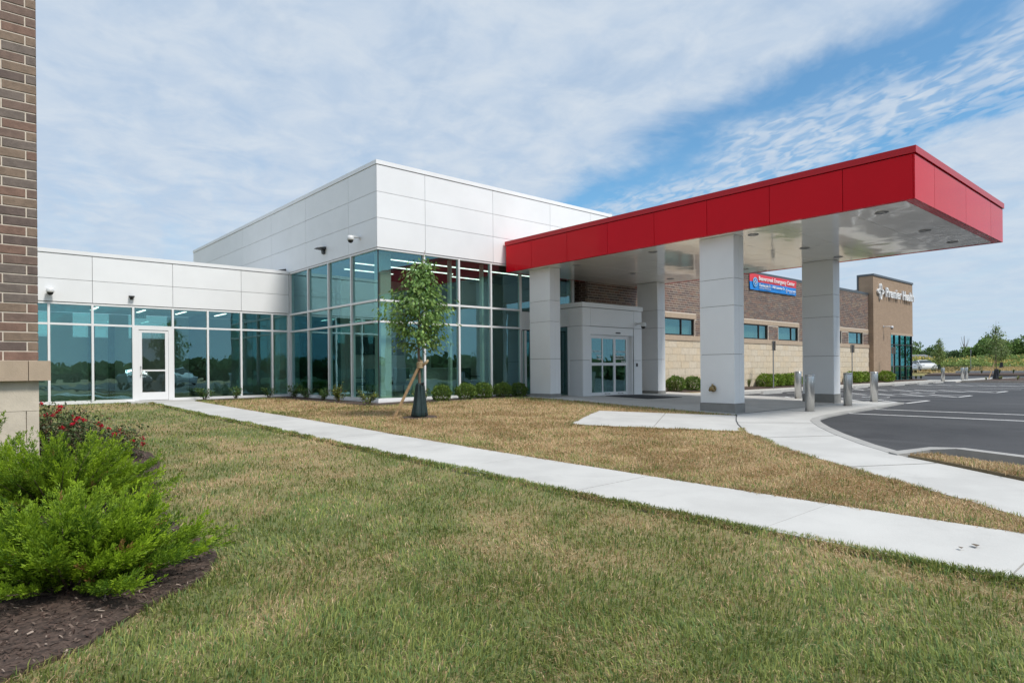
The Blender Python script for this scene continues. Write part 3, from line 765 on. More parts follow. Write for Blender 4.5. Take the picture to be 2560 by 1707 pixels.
# text as mesh (built-in font)
def text_geom(s, size, ext=0.0, align='LEFT', xscale=1.0, offset=0.0):
    cu = bpy.data.curves.new('lettering', 'FONT'); cu.body = s; cu.size = size; cu.extrude = ext; cu.align_x = align; cu.resolution_u = 3; cu.offset = offset
    o = bpy.data.objects.new('lettering', cu); COL.objects.link(o)
    dg = bpy.context.evaluated_depsgraph_get(); ev = o.evaluated_get(dg); me = ev.to_mesh()
    V = [(v.co.x * xscale, v.co.y, v.co.z) for v in me.vertices]; F = [tuple(p.vertices) for p in me.polygons]
    ev.to_mesh_clear(); bpy.data.objects.remove(o); bpy.data.curves.remove(cu)
    return V, F
def text_on_x(name, s, size, x, z, y, m, parent, ext=.002, width=None, align='LEFT', bold=0.0):
    """lettering on a wall that faces -Y"""
    V, F = text_geom(s, size, ext, 'LEFT', 1.0, bold)
    w0 = max(v[0] for v in V); k = (width / w0) if width else 1.0
    if align == 'RIGHT': x = x - w0 * k
    if align == 'CENTER': x = x - w0 * k / 2
    return obj(name, [(x + v[0] * k, y - v[2], z + v[1]) for v in V], F, m, parent)
text_on_x('exit_lettering', 'EXIT', .15, 4.60, 2.735, 23.597, mat('exit_letters', (.12, .35, .30), .5), ex, .001, .24, bold=.004)

# ---- red entrance canopy
CX0, CX1, CY0, CY1 = 14.23, 21.18, 4.22, 16.45
CZ0, CZ1 = 4.225, 5.262
can = thing('entrance_canopy', 'large flat red panelled entrance canopy on four white columns', 'canopy', (17.7, 10.5, -.1))
yj = [CY0, 5.57, 7.18, 8.80, 10.39, 12.01, 13.61, 15.2, CY1]
for a, b in zip(yj[:-1], yj[1:]):
    panel_y(can, a + (.03 if a == CY0 else 0), b, CZ0, 5.115, CX0, REDP, 'fascia_panel')
    box('fascia_panel', CX1 - .03, CX1, a + G_, b - G_, CZ0 + G_, 5.115 - G_, REDP, can)
xj2 = [CX0, 15.44, 17.74, 19.95, CX1]
for a, b in zip(xj2[:-1], xj2[1:]):
    panel_x(can, a, b, CZ0, 5.115, CY0, REDP, 'fascia_panel')
    box('fascia_panel', a + G_, b - G_, CY1 - .03, CY1, CZ0 + G_, 5.115 - G_, REDP, can)
MB().box(CX0 + .032, CX1 - .032, CY0 + .032, CY1 - .032, CZ0 + .04, 5.11).obj('core', JOINT, can)
MB().box(CX0 - .03, CX1 + .03, CY0 - .03, CY0 + .2, 5.125, CZ1).box(CX0 - .03, CX1 + .03, CY1 - .2, CY1 + .03, 5.125, CZ1).box(CX0 - .03, CX0 + .2, CY0 + .2, CY1 - .2, 5.125, CZ1).box(CX1 - .2, CX1 + .03, CY0 + .2, CY1 - .2, 5.125, CZ1).obj('coping', REDC, can)
box('roof_deck', CX0 + .2, CX1 - .2, CY0 + .2, CY1 - .2, 5.113, 5.16, CONC2, can)
BRD = .19
MB().box(CX0 + .034, CX0 + .1, CY0 + .19, CY1 - .1, CZ0 + .004, CZ0 + .038).box(CX1 - BRD, CX1 - .034, CY0 + .19, CY1 - .1, CZ0 + .004, CZ0 + .038).box(CX0 + .034, CX1 - .034, CY0 + .034, CY0 + .19, CZ0 + .004, CZ0 + .038).box(CX0 + .034, CX1 - .034, CY1 - .1, CY1 - .034, CZ0 + .004, CZ0 + .038).obj('soffit_border', REDP, can)
sy = [CY0 + .195] + yj[1:-1] + [CY1 - .105]
sx = [CX0 + .105, 17.74, CX1 - BRD - .005]
for a, b in zip(sy[:-1], sy[1:]):
    for c, d in zip(sx[:-1], sx[1:]): box('soffit_panel', c + .004, d - .004, a + .004, b - .004, CZ0 + .008, CZ0 + .035, SOFF, can)
LAMPG = mat('downlight_lens', (.35, .35, .34), .2)
dlm = MB().lathe([(.125, 0), (.13, -.012), (.105, -.016), (.10, -.004)], (0, 0, 0), 20)
dl_me = mesh('downlight_trim', dlm.V, dlm.F, STEELD, True)
dl2 = MB().lathe([(.098, -.003), (.06, -.006), (.02, -.007)], (0, 0, 0), 16); dl2_me = mesh('downlight_lens', dl2.V, dl2.F, LAMPG, True)
for x in (15.0, 17.82, 20.05):
    for y in (5.08, 7.99, 11.0, 13.92):
        o = bpy.data.objects.new('downlight', dl_me); o.location = (x, y, CZ0 + .008); link(o, can)
        p = bpy.data.objects.new('lens', dl2_me); COL.objects.link(p); p.parent = o
# columns
for (cx, cy, base, nm) in ((14.54, 8.26, -.19, 'near'), (14.58, 14.72, .045, 'w'), (20.34, 8.26, -.14, 'c'), (20.34, 14.72, -.02, 'd')):
    wx, wy = .47, .95
    co = sub('column', (cx + wx / 2, cy + wy / 2, base), can)
    zs = [base + .25 if nm in ('near', 'c') else base + .10, 1.285, 2.49, 3.165, CZ0 + .006]
    box('plinth', cx - .012, cx + wx + .012, cy - .012, cy + wy + .012, base - .2, zs[0] - .004, PLINTH, co)
    box('core', cx + .03, cx + wx - .03, cy + .03, cy + wy - .03, zs[0], CZ0 + .004, JOINT, co)
    for z0, z1 in zip(zs[:-1], zs[1:]):
        g = .005
        box('panel', cx, cx + .029, cy, cy + wy, z0 + g, z1 - g, COLW, co); box('panel', cx + wx - .029, cx + wx, cy, cy + wy, z0 + g, z1 - g, COLW, co)
        box('panel', cx + .0295, cx + .5 * wx - g / 2, cy, cy + .029, z0 + g, z1 - g, COLW, co); box('panel', cx + .5 * wx + g / 2, cx + wx - .0295, cy, cy + .029, z0 + g, z1 - g, COLW, co)
        box('panel', cx + .0295, cx + wx - .0295, cy + wy - .029, cy + wy, z0 + g, z1 - g, COLW, co)

# ---- vestibule with sliding doors
VY, VX0, VX1 = 14.70, 16.10, 19.33
ves = thing('entrance_vestibule', 'light grey panelled entrance vestibule with glazed sliding doors under the canopy', 'vestibule', (17.7, 15.5, 0))
rows = ((-.03, 1.24), (1.24, 2.41)); top = (2.41, 3.04)
for z0, z1 in rows:
    panel_x(ves, VX0, 16.50, z0, z1, VY, COLW); panel_x(ves, 18.86, VX1, z0, z1, VY, COLW)
    panel_y(ves, VY + .03, 15.33, z0, z1, VX0, COLW)
for a, b in ((VX0, 16.50), (16.50, 18.86), (18.86, VX1)): panel_x(ves, a, b, *top, VY, COLW)
for a, b in ((VY + .03, 15.33), (15.33, 16.0), (16.0, 16.57)): panel_y(ves, a, b, *top, VX0, COLW)
MB().box(VX0 + .032, 16.48, VY + .032, VY + .3, -.05, 3.04).box(18.88, VX1 - .01, VY + .032, VY + .3, -.05, 3.04).box(16.48, 18.88, VY + .032, VY + .3, 2.43, 3.04).box(VX0 + .032, VX0 + .2, VY + .3, 15.32, -.05, 3.04).box(VX0 + .032, VX0 + .2, 15.32, 16.55, 2.43, 3.04).box(VX1 - .2, VX1 - .01, VY + .3, 16.25, -.05, 3.04).obj('core', JOINT, ves)
box('side_wall', VX1 - .009, VX1, VY + .031, 16.25, -.05, 3.04, COLW, ves)
box('coping', VX0 - .03, VX1 + .03, VY - .03, 16.56, 3.05, 3.205, COLW, ves)
glaze_y(ves, [15.36, 15.98, 16.56], [-.02, 2.40], VX0 + .02)
box('interior_floor', VX0 + .22, VX1 - .22, VY + .31, BY, -.12, .0, INTF, ves)
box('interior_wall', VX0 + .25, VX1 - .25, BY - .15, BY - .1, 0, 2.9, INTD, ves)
# sliding door set
ds = sub('sliding_door', (17.7, VY + .1, 0), ves)
box('header', 16.515, 18.845, VY + .02, VY + .2, 2.13, 2.40, FRAME, ds)
box('jamb', 16.515, 16.545, VY + .04, VY + .2, .0, 2.129, FRAME, ds); box('jamb', 18.60, 18.845, VY + .16, VY + .26, .0, 2.129, COLW, ds); box('jamb', 18.80, 18.845, VY + .03, VY + .159, 0, 2.129, FRAME, ds)
box('sensor', 17.86, 18.1, VY + .0, VY + .019, 2.19, 2.235, BLACK, ds)
lx = [16.548, 17.20, 17.88, 18.58]
for i, (a, b) in enumerate(zip(lx[:-1], lx[1:])):
    yy = VY + .05 + (.05 if i else 0)
    MB().box(a + .002, a + .055, yy, yy + .045, .02, 2.12).box(b - .055, b - .002, yy, yy + .045, .02, 2.12).box(a + .055, b - .055, yy, yy + .045, .02, .13).box(a + .055, b - .055, yy, yy + .045, 1.06, 1.16).box(a + .055, b - .055, yy, yy + .045, 2.0, 2.12).obj('leaf_frame', FRAME, ds)
    box('pane', a + .05, b - .05, yy + .018, yy + .026, .12, 1.07, GLASS, ds); box('pane', a + .05, b - .05, yy + .018, yy + .026, 1.15, 2.01, GLASS, ds)
DEC = mat('white_vinyl', (.85, .86, .86), .5)
def emblem(name, cx, cz, s, y, m, parent, ext=.002, n=14):
    """four interlocking loops of the wall emblem"""
    mb = MB()
    for (dx, dz, rx, rz_) in ((0, .44, .30, .52), (0, -.44, .30, .52), (-.44, 0, .52, .30), (.44, 0, .52, .30)):
        inn = .60
        V = []; F = []
        for k in range(n):
            t = 2 * math.pi * k / n; c, q = math.cos(t), math.sin(t)
            for f, yy in ((1, y), (inn, y), (inn, y + ext), (1, y + ext)):
                V.append((cx + (dx + rx * c * f) * s, yy, cz + (dz + rz_ * q * f) * s))
        for k in range(n):
            k2 = (k + 1) % n
            for j in range(4): F.append((k * 4 + j, k * 4 + (j + 1) % 4, k2 * 4 + (j + 1) % 4, k2 * 4 + j))
        mb.add(V, F)
    return mb.obj(name, m, parent)
for x0, x1, yy, lines in ((16.60, 17.14, VY + .066, (('Medical', 1.38), ('Imaging', 1.27))), (17.94, 18.52, VY + .116, (('Beavercreek', 1.37), ('EMERGENCY', 1.275), ('Center', 1.18)))):
    emblem('door_emblem', x0 + .06, 1.55, .055, yy, DEC, ds)
    text_on_x('door_lettering', 'Premier Health', .075, x0 + .13, 1.54, yy, DEC, ds, .001, x1 - x0 - .14, bold=.001)
    text_on_x('door_lettering', 'Medical Center', .03, x0 + .18, 1.50, yy, DEC, ds, .001, x1 - x0 - .2)
    for s, z in lines: text_on_x('door_lettering', s, .085 if len(s) < 9 else .075, x1, z, yy, DEC, ds, .001, None if len(s) < 9 else x1 - x0 - .02, 'RIGHT', .002)
for a in (17.33, 18.05): text_on_x('door_lettering', 'PUSH TO OPEN', .04, a, .055, VY + .099, BLACK, ds, .001, .3, bold=.001)
box('call_button', 18.98, 19.06, VY - .02, VY - .001, 1.02, 1.14, BLACK, ves)
mt = thing('entrance_mat', 'dark grey entrance mat on the plaza before the sliding doors', 'mat', (17.8, 13.4, 0))
drape('mat', [(16.9, 12.6), (18.75, 12.6), (18.75, 14.4), (16.9, 14.4)], .028, mat('mat_rubber', (.035, .036, .04), .9, bump=.6, bscale=200), mt, .012, .6)

# ---- brick wing
QY = 16.3
bw = thing('brick_wing', 'long brown brick wing with cream stone base and narrow dark framed windows', 'building', (32, QY, 0))
W0, W1 = 18.12, 45.62
wins = [(22.3, 25.30), (29.4, 32.08), (33.19, 35.53), (38.8, 41.33), (42.39, 44.70)]
ZS, ZW0, ZW1, ZL, ZT = 2.15, 2.38, 3.135, 3.345, 5.66
MB().box(W0 + .05, W1, QY + .006, QY + .3, -.4, ZW0).box(W0 + .05, W1, QY + .006, QY + .3, ZW1, ZT).obj('wall_core', MORTAR, bw)
segs = [(W0 + .05, wins[0][0])] + [(a[1], b[0]) for a, b in zip(wins[:-1], wins[1:])] + [(wins[-1][1], W1)]
for a, b in segs: box('wall_core', a, b, QY + .006, QY + .3, ZW0 + .001, ZW1 - .001, MORTAR, bw)
CO = .1016; BL = .3048; MJ = .013
lint = [(21.9, 25.42), (29.1, 35.62), (38.4, W1)]
allb = []
nrow = int(round((ZT - ZW0) / CO))
for r in range(nrow):
    z0 = ZW0 + r * CO; z1 = z0 + CO - MJ
    if z1 > ZT: break
    holes = []
    zc = (z0 + z1) / 2
    if zc < ZW1: holes += [(a - .03, b + .03) for a, b in wins]
    elif zc < ZL: holes += lint
    x = W0 - (r % 3) * BL / 3 + BL / 3
    xs2 = [W0]
    while x < W1: xs2.append(x); x += BL
    xs2.append(W1)
    for a, b in zip(xs2[:-1], xs2[1:]):
        b2 = b - MJ
        for h0, h1 in holes:
            if a >= h0 and b2 <= h1: a = b2 = 0; break
            if a < h0 < b2 <= h1: b2 = h0 - MJ
            elif h0 <= a < h1 < b2: a = h1 + MJ
        if b2 - a > .03: allb.append((a, b2, z0, z1))
def vis(b):
    a, c, z0, z1 = b
    if z0 > 4.0 and a < 23: return False
    if a < 19.75 and z0 < 3.1: return False
    if 20.6 < a < 22.9: return False
    return True
vb = sorted([b for b in allb if vis(b)], key=lambda b: b[0] - .4 * min(b[2], 4))[:295]
vset = set(vb)
bcache = {}
def brick_obj(a, b, y0, y1, z0, z1, parent, mats, name='brick'):
    key = (round(b - a, 3), round(z1 - z0, 3), round(y1 - y0, 3), rnd.randrange(len(mats)), id(mats))
    if key not in bcache:
        L, H, D = b - a, z1 - z0, y1 - y0; e = .004
        V = [(e, 0, e), (L - e, 0, e), (L - e, 0, H - e), (e, 0, H - e), (0, e, 0), (L, e, 0), (L, e, H), (0, e, H), (0, D, 0), (L, D, 0), (L, D, H), (0, D, H)]
        F = [(0, 1, 2, 3), (0, 4, 5, 1), (1, 5, 6, 2), (2, 6, 7, 3), (3, 7, 4, 0), (4, 8, 9, 5), (5, 9, 10, 6), (6, 10, 11, 7), (7, 11, 8, 4)]
        bcache[key] = mesh(name, V, F, mats[key[3]])
    o = bpy.data.objects.new(name, bcache[key]); o.location = (a, y0, z0)
    return link(o, parent)
for a, b, z0, z1 in vb: brick_obj(a, b, QY + rnd.uniform(-.0015, .0015), QY + .03, z0, z1, bw, BRICKS)
rest = MB()
for a, b, z0, z1 in allb:
    if (a, b, z0, z1) in vset: continue
    rest.box(a, b, QY + rnd.uniform(-.0015, .0015), QY + .03, z0, z1, rnd.choice((0, 0, 1, 1, 2, 3, 4)))
kind(rest.obj('brickwork', None, bw, mats=BRICKS), 'stuff')
# return at the wing's left end
box('end_wall', W0 - .02, W0 + .05, QY + .012, 17.4, -.3, ZT, BRNB, bw)
box('infill_wall', 17.62, W0 - .021, 17.2, 17.35, 0, 4.6, BRNB, bw)
# stone base
SBW, SBH = .61, .305
xs3 = W0
stn = 0
for r in range(8):
    z1 = ZS - r * SBH - .004; z0 = ZS - (r + 1) * SBH + .004
    x = 19.6 - (r % 2) * SBW / 2
    while x < W1:
        a = x + .003; b = min(x + SBW - .003, W1)
        if b - a > .1:
            brick_obj(a, b, QY - .03 + rnd.uniform(-.003, .003), QY + .02, z0, z1, bw, STONE, 'stone_block'); stn += 1
        x += SBW
# bands, sills and windows
x = 19.6
while x < W1 - .2:
    b = min(x + 1.22, W1); box('band_stone', x + .002, b - .002, QY - .06, QY + .019, ZS + .004, ZW0 - .002, LIME, bw); x += 1.22
for a, b in lint:
    x = a
    while x < b - .1:
        e = min(x + 1.18, b); box('lintel_stone', x + .002, e - .002, QY - .012, QY + .019, ZW1 + .004, ZL - .004, LIME, bw); x += 1.18
for a, b in wins:
    wo_ = sub('window', ((a + b) / 2, QY, ZW0), bw)
    mm = a + (b - a) * .68
    MB().box(a, a + .06, QY + .06, QY + .14, ZW0 + .002, ZW1).box(b - .06, b, QY + .06, QY + .14, ZW0 + .002, ZW1).box(a + .06, b - .06, QY + .06, QY + .14, ZW0 + .002, ZW0 + .06).box(a + .06, b - .06, QY + .06, QY + .14, ZW1 - .06, ZW1).box(mm - .03, mm + .03, QY + .06, QY + .14, ZW0 + .06, ZW1 - .06).obj('frame', WINF, wo_)
    for c, d in ((a + .055, mm - .025), (mm + .025, b - .055)): box('pane', c, d, QY + .095, QY + .103, ZW0 + .05, ZW1 - .05, GLASS, wo_)
    box('blind', a + .05, b - .05, QY + .26, QY + .27, ZW0 + .05, ZW1 - .05, mat('window_blind', (.35, .37, .36), .8), wo_)
MB().box(W0 - .03, W1, QY - .03, QY + .32, ZT + .002, ZT + .13).obj('coping', COPD, bw)
box('roof_deck', W0, W1, QY + .33, 34, 5.3, 5.4, CONC2, bw)
box('parapet', 40.5, W1, 20.5, 20.7, 5.41, 6.1, WHITE, bw)
box('interior_floor', W0 + .3, W1, QY + .31, 20, -.2, .0, INTF, bw)

# ---- tan tower
TY = 16.0
tw = thing('sign_tower', 'tan brick tower at the far end of the brick wing carrying white lettering', 'tower', (49.4, TY, 0))
T0, T1, TZ = 45.64, 53.2, 6.9
MB().box(T0, 48.75, TY, TY + .3, -.3, TZ).box(48.75, T1, TY, TY + .3, 3.27, TZ).box(T0, T0 + .3, TY + .3, 16.9, -.3, TZ).box(T1 - .1, T1, TY + .3, 21, 3.3, TZ).obj('wall', TANB, tw)
box('lintel_stone', 48.76, T1 + .01, TY - .02, TY + .1, 3.13, 3.268, LIME, tw)
MB().box(T0 - .05, T1 + .05, TY - .05, TY + .4, TZ + .002, TZ + .13).box(T0 - .05, T0 + .4, TY + .4, 16.95, TZ + .002, TZ + .13).obj('coping', COPD, tw)
box('return_trim', T0 - .04, T0 + .3, 16.905, 17.0, 5.7, TZ + .12, COPD, tw)
glaze_x(tw, [48.8, 49.62, 50.7, 51.85, 53.1], [-.1, .95, 2.45, 3.12], TY + .05, GLASSG, WINF, .06, .06)
glaze_y(tw, [TY + .15, 17.4, 18.6, 20.0, 21.0], [-.1, .95, 2.45, 3.12], T1 - .06, GLASSG, WINF)
box('interior_wall', 48.8, T1 - .3, 19, 19.2, -.2, 3.2, INTW, tw)
box('interior_floor', 48.8, T1 - .1, TY + .31, 19, -.25, -.1, INTF, tw)
sg = thing('wall_sign', 'white Premier Health letters and looped emblem on the tan tower', 'sign', (49.6, TY, 5.9))
emblem('emblem', 46.72, 5.93, .56, TY - .13, DEC, sg, .12, 18)
text_on_x('lettering', 'Premier Health', .93, 47.45, 5.62, TY - .13, DEC, sg, .05, 5.55, bold=.006)
bn = thing('banner', 'red and blue fabric banner with white lettering hung on the brick wing', 'banner', (32.6, QY, 5.2))
B0, B1, BZ0, BZ1 = 30.12, 35.15, 4.86, 5.665
def sheet(name, x0, x1, z0, z1, y, m, parent, nx=40, nz=8, amp=.012, th=.008):
    V = []; F = []
    for s in (0, 1):
        for i in range(nx + 1):
            for j in range(nz + 1):
                x = x0 + (x1 - x0) * i / nx; z = z0 + (z1 - z0) * j / nz
                V.append((x, y - amp * (math.sin(x * 3.1 + z * 2) + .7 * math.sin(x * 7.3 - z * 5)) + s * th, z))
    n = (nx + 1) * (nz + 1)
    for i in range(nx):
        for j in range(nz):
            a = i * (nz + 1) + j; b = a + nz + 1
            F.append((a, b, b + 1, a + 1)); F.append((n + a, n + a + 1, n + b + 1, n + b))
    return obj(name, V, F, m, parent, True)
BRED = mat('banner_red', (.72, .055, .075), .55); BBLU = mat('banner_blue', (.008, .20, .58), .55, var=.25, vscale=1.2)
sheet('red_half', B0, B1, 5.275, BZ1, QY - .06, BRED, bn); sheet('blue_half', B0, B1, BZ0, 5.272, QY - .06, BBLU, bn)
text_on_x('lettering', 'Beavercreek Emergency Center', .30, 30.95, 5.375, QY - .095, DEC, bn, .004, 3.95, bold=.004)
text_on_x('lettering', 'Opening July 31 - 1460 Lakeview Dr', .19, 31.0, 5.07, QY - .095, DEC, bn, .004, 2.75, bold=.003)
text_on_x('lettering', 'PremierHealth.com/beavercreek', .07, 31.0, 4.96, QY - .095, DEC, bn, .003, 1.2)
emblem('emblem', 33.98, 5.06, .13, QY - .095, DEC, bn, .004)
text_on_x('lettering', 'Premier Health', .12, 34.15, 5.03, QY - .095, DEC, bn, .004, .85, bold=.003)
text_on_x('lettering', 'Medical Center', .07, 34.25, 4.94, QY - .095, DEC, bn, .003, .7)
MB().lathe([(.24, 0), (.24, .006)], (30.62, QY - .095, 5.25), 20, 'Y').obj('roundel', mat('banner_pale_blue', (.25, .55, .80), .5), bn)
MB().lathe([(.19, 0), (.19, .004)], (30.62, QY - .1, 5.25), 20, 'Y').obj('roundel', BBLU, bn)
emblem('emblem', 30.62, 5.25, .15, QY - .107, DEC, bn, .004)

# ---- near brick building corner at the left edge
PX, PY = .74, 8.54
pr = thing('brick_corner', 'dark brown brick building corner on pale stone base at the left edge', 'building', (PX - .8, PY, -.2))
ZC = 1.085
MB().box(-6, PX - .008, PY + .007, 15, -.4, 7.0).obj('wall_core', MORTAR, pr)
r = 0
z = ZC + .008
while z < 6.9:
    xs2 = [PX]
    x = PX - [BL / 3, BL, BL * 2 / 3][r % 3] if False else PX - (BL / 3 if r % 2 else BL)
    while x > -.95: xs2.append(x); x -= BL
    xs2.append(x)
    for b, a in zip(xs2[:-1], xs2[1:]):
        brick_obj(a + MJ, b, PY + rnd.uniform(-.002, .002), PY + .1016, z, z + CO - MJ, pr, BRICKS)
    z += CO; r += 1
box('upper_wall', -6, PX - .002, PY + .002, 15.01, z, 7.01, BRNB, pr)
box('side_wall', PX - .029, PX - .003, PY + .11, 15, ZC, z - .001, BRNB, pr)
box('left_wall', -6, xs2[-1], PY + .003, PY + .029, ZC, z - .001, BRNB, pr)
for a, b in ((-2.0, -.35), (-.35, .645), (.645, PX + .10)):
    box('cap_stone', a + .003, b - .003, PY - .10, PY + .3, .875, ZC, LIME, pr)
for z0, z1, js in ((.555, .871, (-1.6, -.5, PX)), (.23, .551, (-1.4, .02, .63, PX)), (-.1, .226, (-1.6, -.3, PX)), (-.4, -.104, (-1.6, .1, PX))):
    for a, b in zip(js[:-1], js[1:]): box('base_stone', a + .004, b - .004 if b < PX else b, PY - .02, PY + .3, z0, z1, LIMEP, pr)

# ================================================================== FIXTURES
def dome_camera(loc, label, axis, reach=.3):
    """wall mounted dome camera; AXIS = unit vector away from the wall"""
    t = thing('security_camera', label, 'camera', loc, 'white dome security cameras')
    a = Vector(axis); x, y, z = 0, 0, 0
    base = Vector(loc); end = base + a * reach
    n = a
    b = MB().tube([base + n * .0, base + n * .03], .07, 12); b.obj('wall_plate', CAMW, t)
    MB().tube([base + n * .02, base + n * (reach * .7), end + Vector((0, 0, -.01))], [.035, .032, .03], 10).obj('arm', CAMW, t, True)
    MB().lathe([(.03, .03), (.085, .02), (.10, -.04), (.105, -.10), (.09, -.115)], end, 16).obj('housing', CAMW, t, True)
    MB().lathe([(.082, -.116), (.08, -.14), (.06, -.175), (.025, -.195)], end, 14).obj('dome', BLACK, t, True)
    return t
dome_camera((2.26, WY - PR, 3.40), 'white dome camera on the low wing near the brick corner', (0, -1, 0), .16)
dome_camera((BX - PR, 17.55, 4.95), 'white dome camera on the lobby block beside its corner', (-1, 0, 0), .32)
dome_camera((18.98, VY, 2.58), 'grey dome camera on an arm at the right of the vestibule doors', (0, -1, 0), .34)
dome_camera((47.35, TY, 3.62), 'white dome camera on the tan tower below the white letters', (.35, -.94, 0), .5)
def wall_light(loc, label, axis, s=1.0):
    t = thing('wall_light', label, 'wall light', loc, 'black wall lights')
    a = Vector(axis); u = Vector((0, 0, 1)); r = a.cross(u); L = Vector(loc)
    def q(f, sd, h): return L + a * f * s + r * sd * s + u * h * s
    V = [q(0, -.14, 0), q(0, .14, 0), q(0, .14, .10), q(0, -.14, .10), q(.30, -.13, .02), q(.30, .13, .02), q(.28, .12, .05), q(.28, -.12, .05)]
    obj('hood', V, BF, DARKM, t)
    V = [q(0, -.07, -.14), q(0, .07, -.14), q(0, .07, -.001), q(0, -.07, -.001), q(.07, -.06, -.12), q(.07, .06, -.12), q(.09, .06, -.001), q(.09, -.06, -.001)]
    obj('back_box', V, BF, DARKM, t)
    return t
wall_light((4.35, WY - PR, 3.30), 'small black wall light on the low wing above the white door', (0, -1, 0), .55)
wall_light((BX - PR, 20.0, 4.93), 'black wedge wall light on the lobby block left of its camera', (-1, 0, 0), 1.0)
wall_light((BX - PR, 23.3, 4.62), 'wall light on the lobby block just above the low wing coping', (-1, 0, 0), .8)
fd = thing('hose_connection', 'brass hose connection on the nearest white column', 'hose connection', (14.54, 8.84, .43))
MB().lathe([(.085, 0), (.085, -.015), (.06, -.02)], (14.538, 8.84, .43), 16, 'X').obj('escutcheon', BRASS, fd, True)
MB().lathe([(.055, -.016), (.055, -.06), (.065, -.065), (.065, -.10), (.04, -.11)], (14.538, 8.84, .43), 14, 'X').obj('outlet', BRASS, fd, True)
MB().tube([(14.50, 8.84, .48), (14.49, 8.84, .545)], [.03, .022], 10).obj('cap', BRASS, fd, True)
for dy in (-.075, .075): MB().tube([(14.47, 8.84 + dy * .5, .41), (14.46, 8.84 + dy, .375)], [.028, .032], 10).obj('side_outlet', BRASS, fd, True)
# bollards
def bollard():
    t = thing('bollard', '', 'bollard', (0, 0, 0), 'stainless steel bollards')
    MB().lathe([(.112, -.12), (.112, .90), (.108, .915)], (0, 0, 0), 28).obj('shaft', STEEL, t, True)
    MB().lathe([(.104, .9155), (.114, .92), (.114, .945), (.105, .955), (.02, .96)], (0, 0, 0), 28).obj('cap', STEEL, t, True)
    return t
bo = bollard()
for i, (x, y, z, lb) in enumerate(((16.55, 7.32, -.19, 'stainless steel bollard just right of the nearest white column, leftmost of the front three'), (19.38, 7.49, -.18, 'stainless steel bollard before the right hand white column, middle of the front three'),
        (22.2, 7.78, -.175, 'stainless steel bollard right of all the columns, rightmost of the front three'), (21.95, 10.1, -.15, 'stainless steel bollard half hidden behind the right hand front column'),
        (53.9, 14.3, -.14, 'far bollard by the last wheel stop, leftmost of the far three'), (59.6, 14.5, -.15, 'far bollard in the middle of the far three beside the planted island'), (63.4, 15.15, -.15, 'far bollard rightmost and farthest of the far three'))):
    if i == 0: put(bo, (x, y, z)); bo['label'] = lb
    else: copy_tree(bo, (x, y, z), 0, 1, lb)
# wheel stops
def wheel_stop():
    t = thing('wheel_stop', '', 'wheel stop', (0, 0, 0), 'concrete wheel stops')
    V = [(-.9, -.075, 0), (.9, -.075, 0), (.9, .075, 0), (-.9, .075, 0), (-.80, -.05, .12), (.80, -.05, .12), (.80, .05, .12), (-.80, .05, .12)]
    obj('block', V, BF, CURB, t)
    for s in (-.55, .55): MB().lathe([(.016, .119), (.016, .128), (.004, .13)], (s, 0, 0), 8).obj('pin', STEELD, t)
    return t
ws = wheel_stop()
for i, (x, lb) in enumerate(((27.5, 'concrete wheel stop seen between the two front columns'), (32.1, 'concrete wheel stop hidden behind the right hand front column'), (37.6, 'concrete wheel stop just right of the middle bollard'), (43.4, 'concrete wheel stop before the tan tower, left of its glass'), (47.9, 'concrete wheel stop before the green glass of the tan tower'), (51.2, 'concrete wheel stop rightmost of the row beside the far bollards'))):
    if i == 1: continue
    if i == 0: put(ws, (x, 13.85, LOTZ)); ws['label'] = lb
    else: copy_tree(ws, (x, 13.85, LOTZ), 0, 1, lb)
# sign posts, seen edge-on
def sign_post(loc, label, h=2.3, rz=0.0):
    t = lthing('sign_post', label, 'sign post', loc, 'parking sign posts')
    MB().tube([(0, 0, -.1), (0, 0, h)], .028, 8).obj('post', STEELD, t)
    box('sign_plate', -.152, .152, -.033, -.029, h - .48, h - .02, STEELD, t); box('sign_face', -.145, .145, -.036, -.0335, h - .47, h - .03, PAINT, t)
    t.rotation_euler = (0, 0, rz); return t
sign_post((30.4, 15.2, -.1), 'sign post against the cream stone wall between the front columns', 2.35, R(62))
sign_post((40.0, 15.2, -.1), 'sign post against the brick wing right of the right hand column', 2.35, R(66))
sign_post((46.75, 15.2, -.1), 'sign post before the tan tower left of its green glass', 2.35, R(70))
sign_post((89.7, 21.0, .15), 'far sign post standing before the dry grass field', 2.7, R(40))
lf = thing('fallen_leaves', 'two small dark leaves lying on the near walkway at right', 'leaves', (5.2, 1.25, -.28))
for x, y, s in ((5.28, 1.22, .032), (5.14, 1.27, .02)):
    z = Z(x, y) + .02; obj('leaf', [(x - s, y - s * .5, z), (x + s * .4, y - s * .8, z + .004), (x + s, y + s * .5, z + .002), (x - s * .2, y + s * .7, z + .006)], [(0, 1, 2, 3)], mat('dead_leaf', (.14, .11, .08), .9), lf)

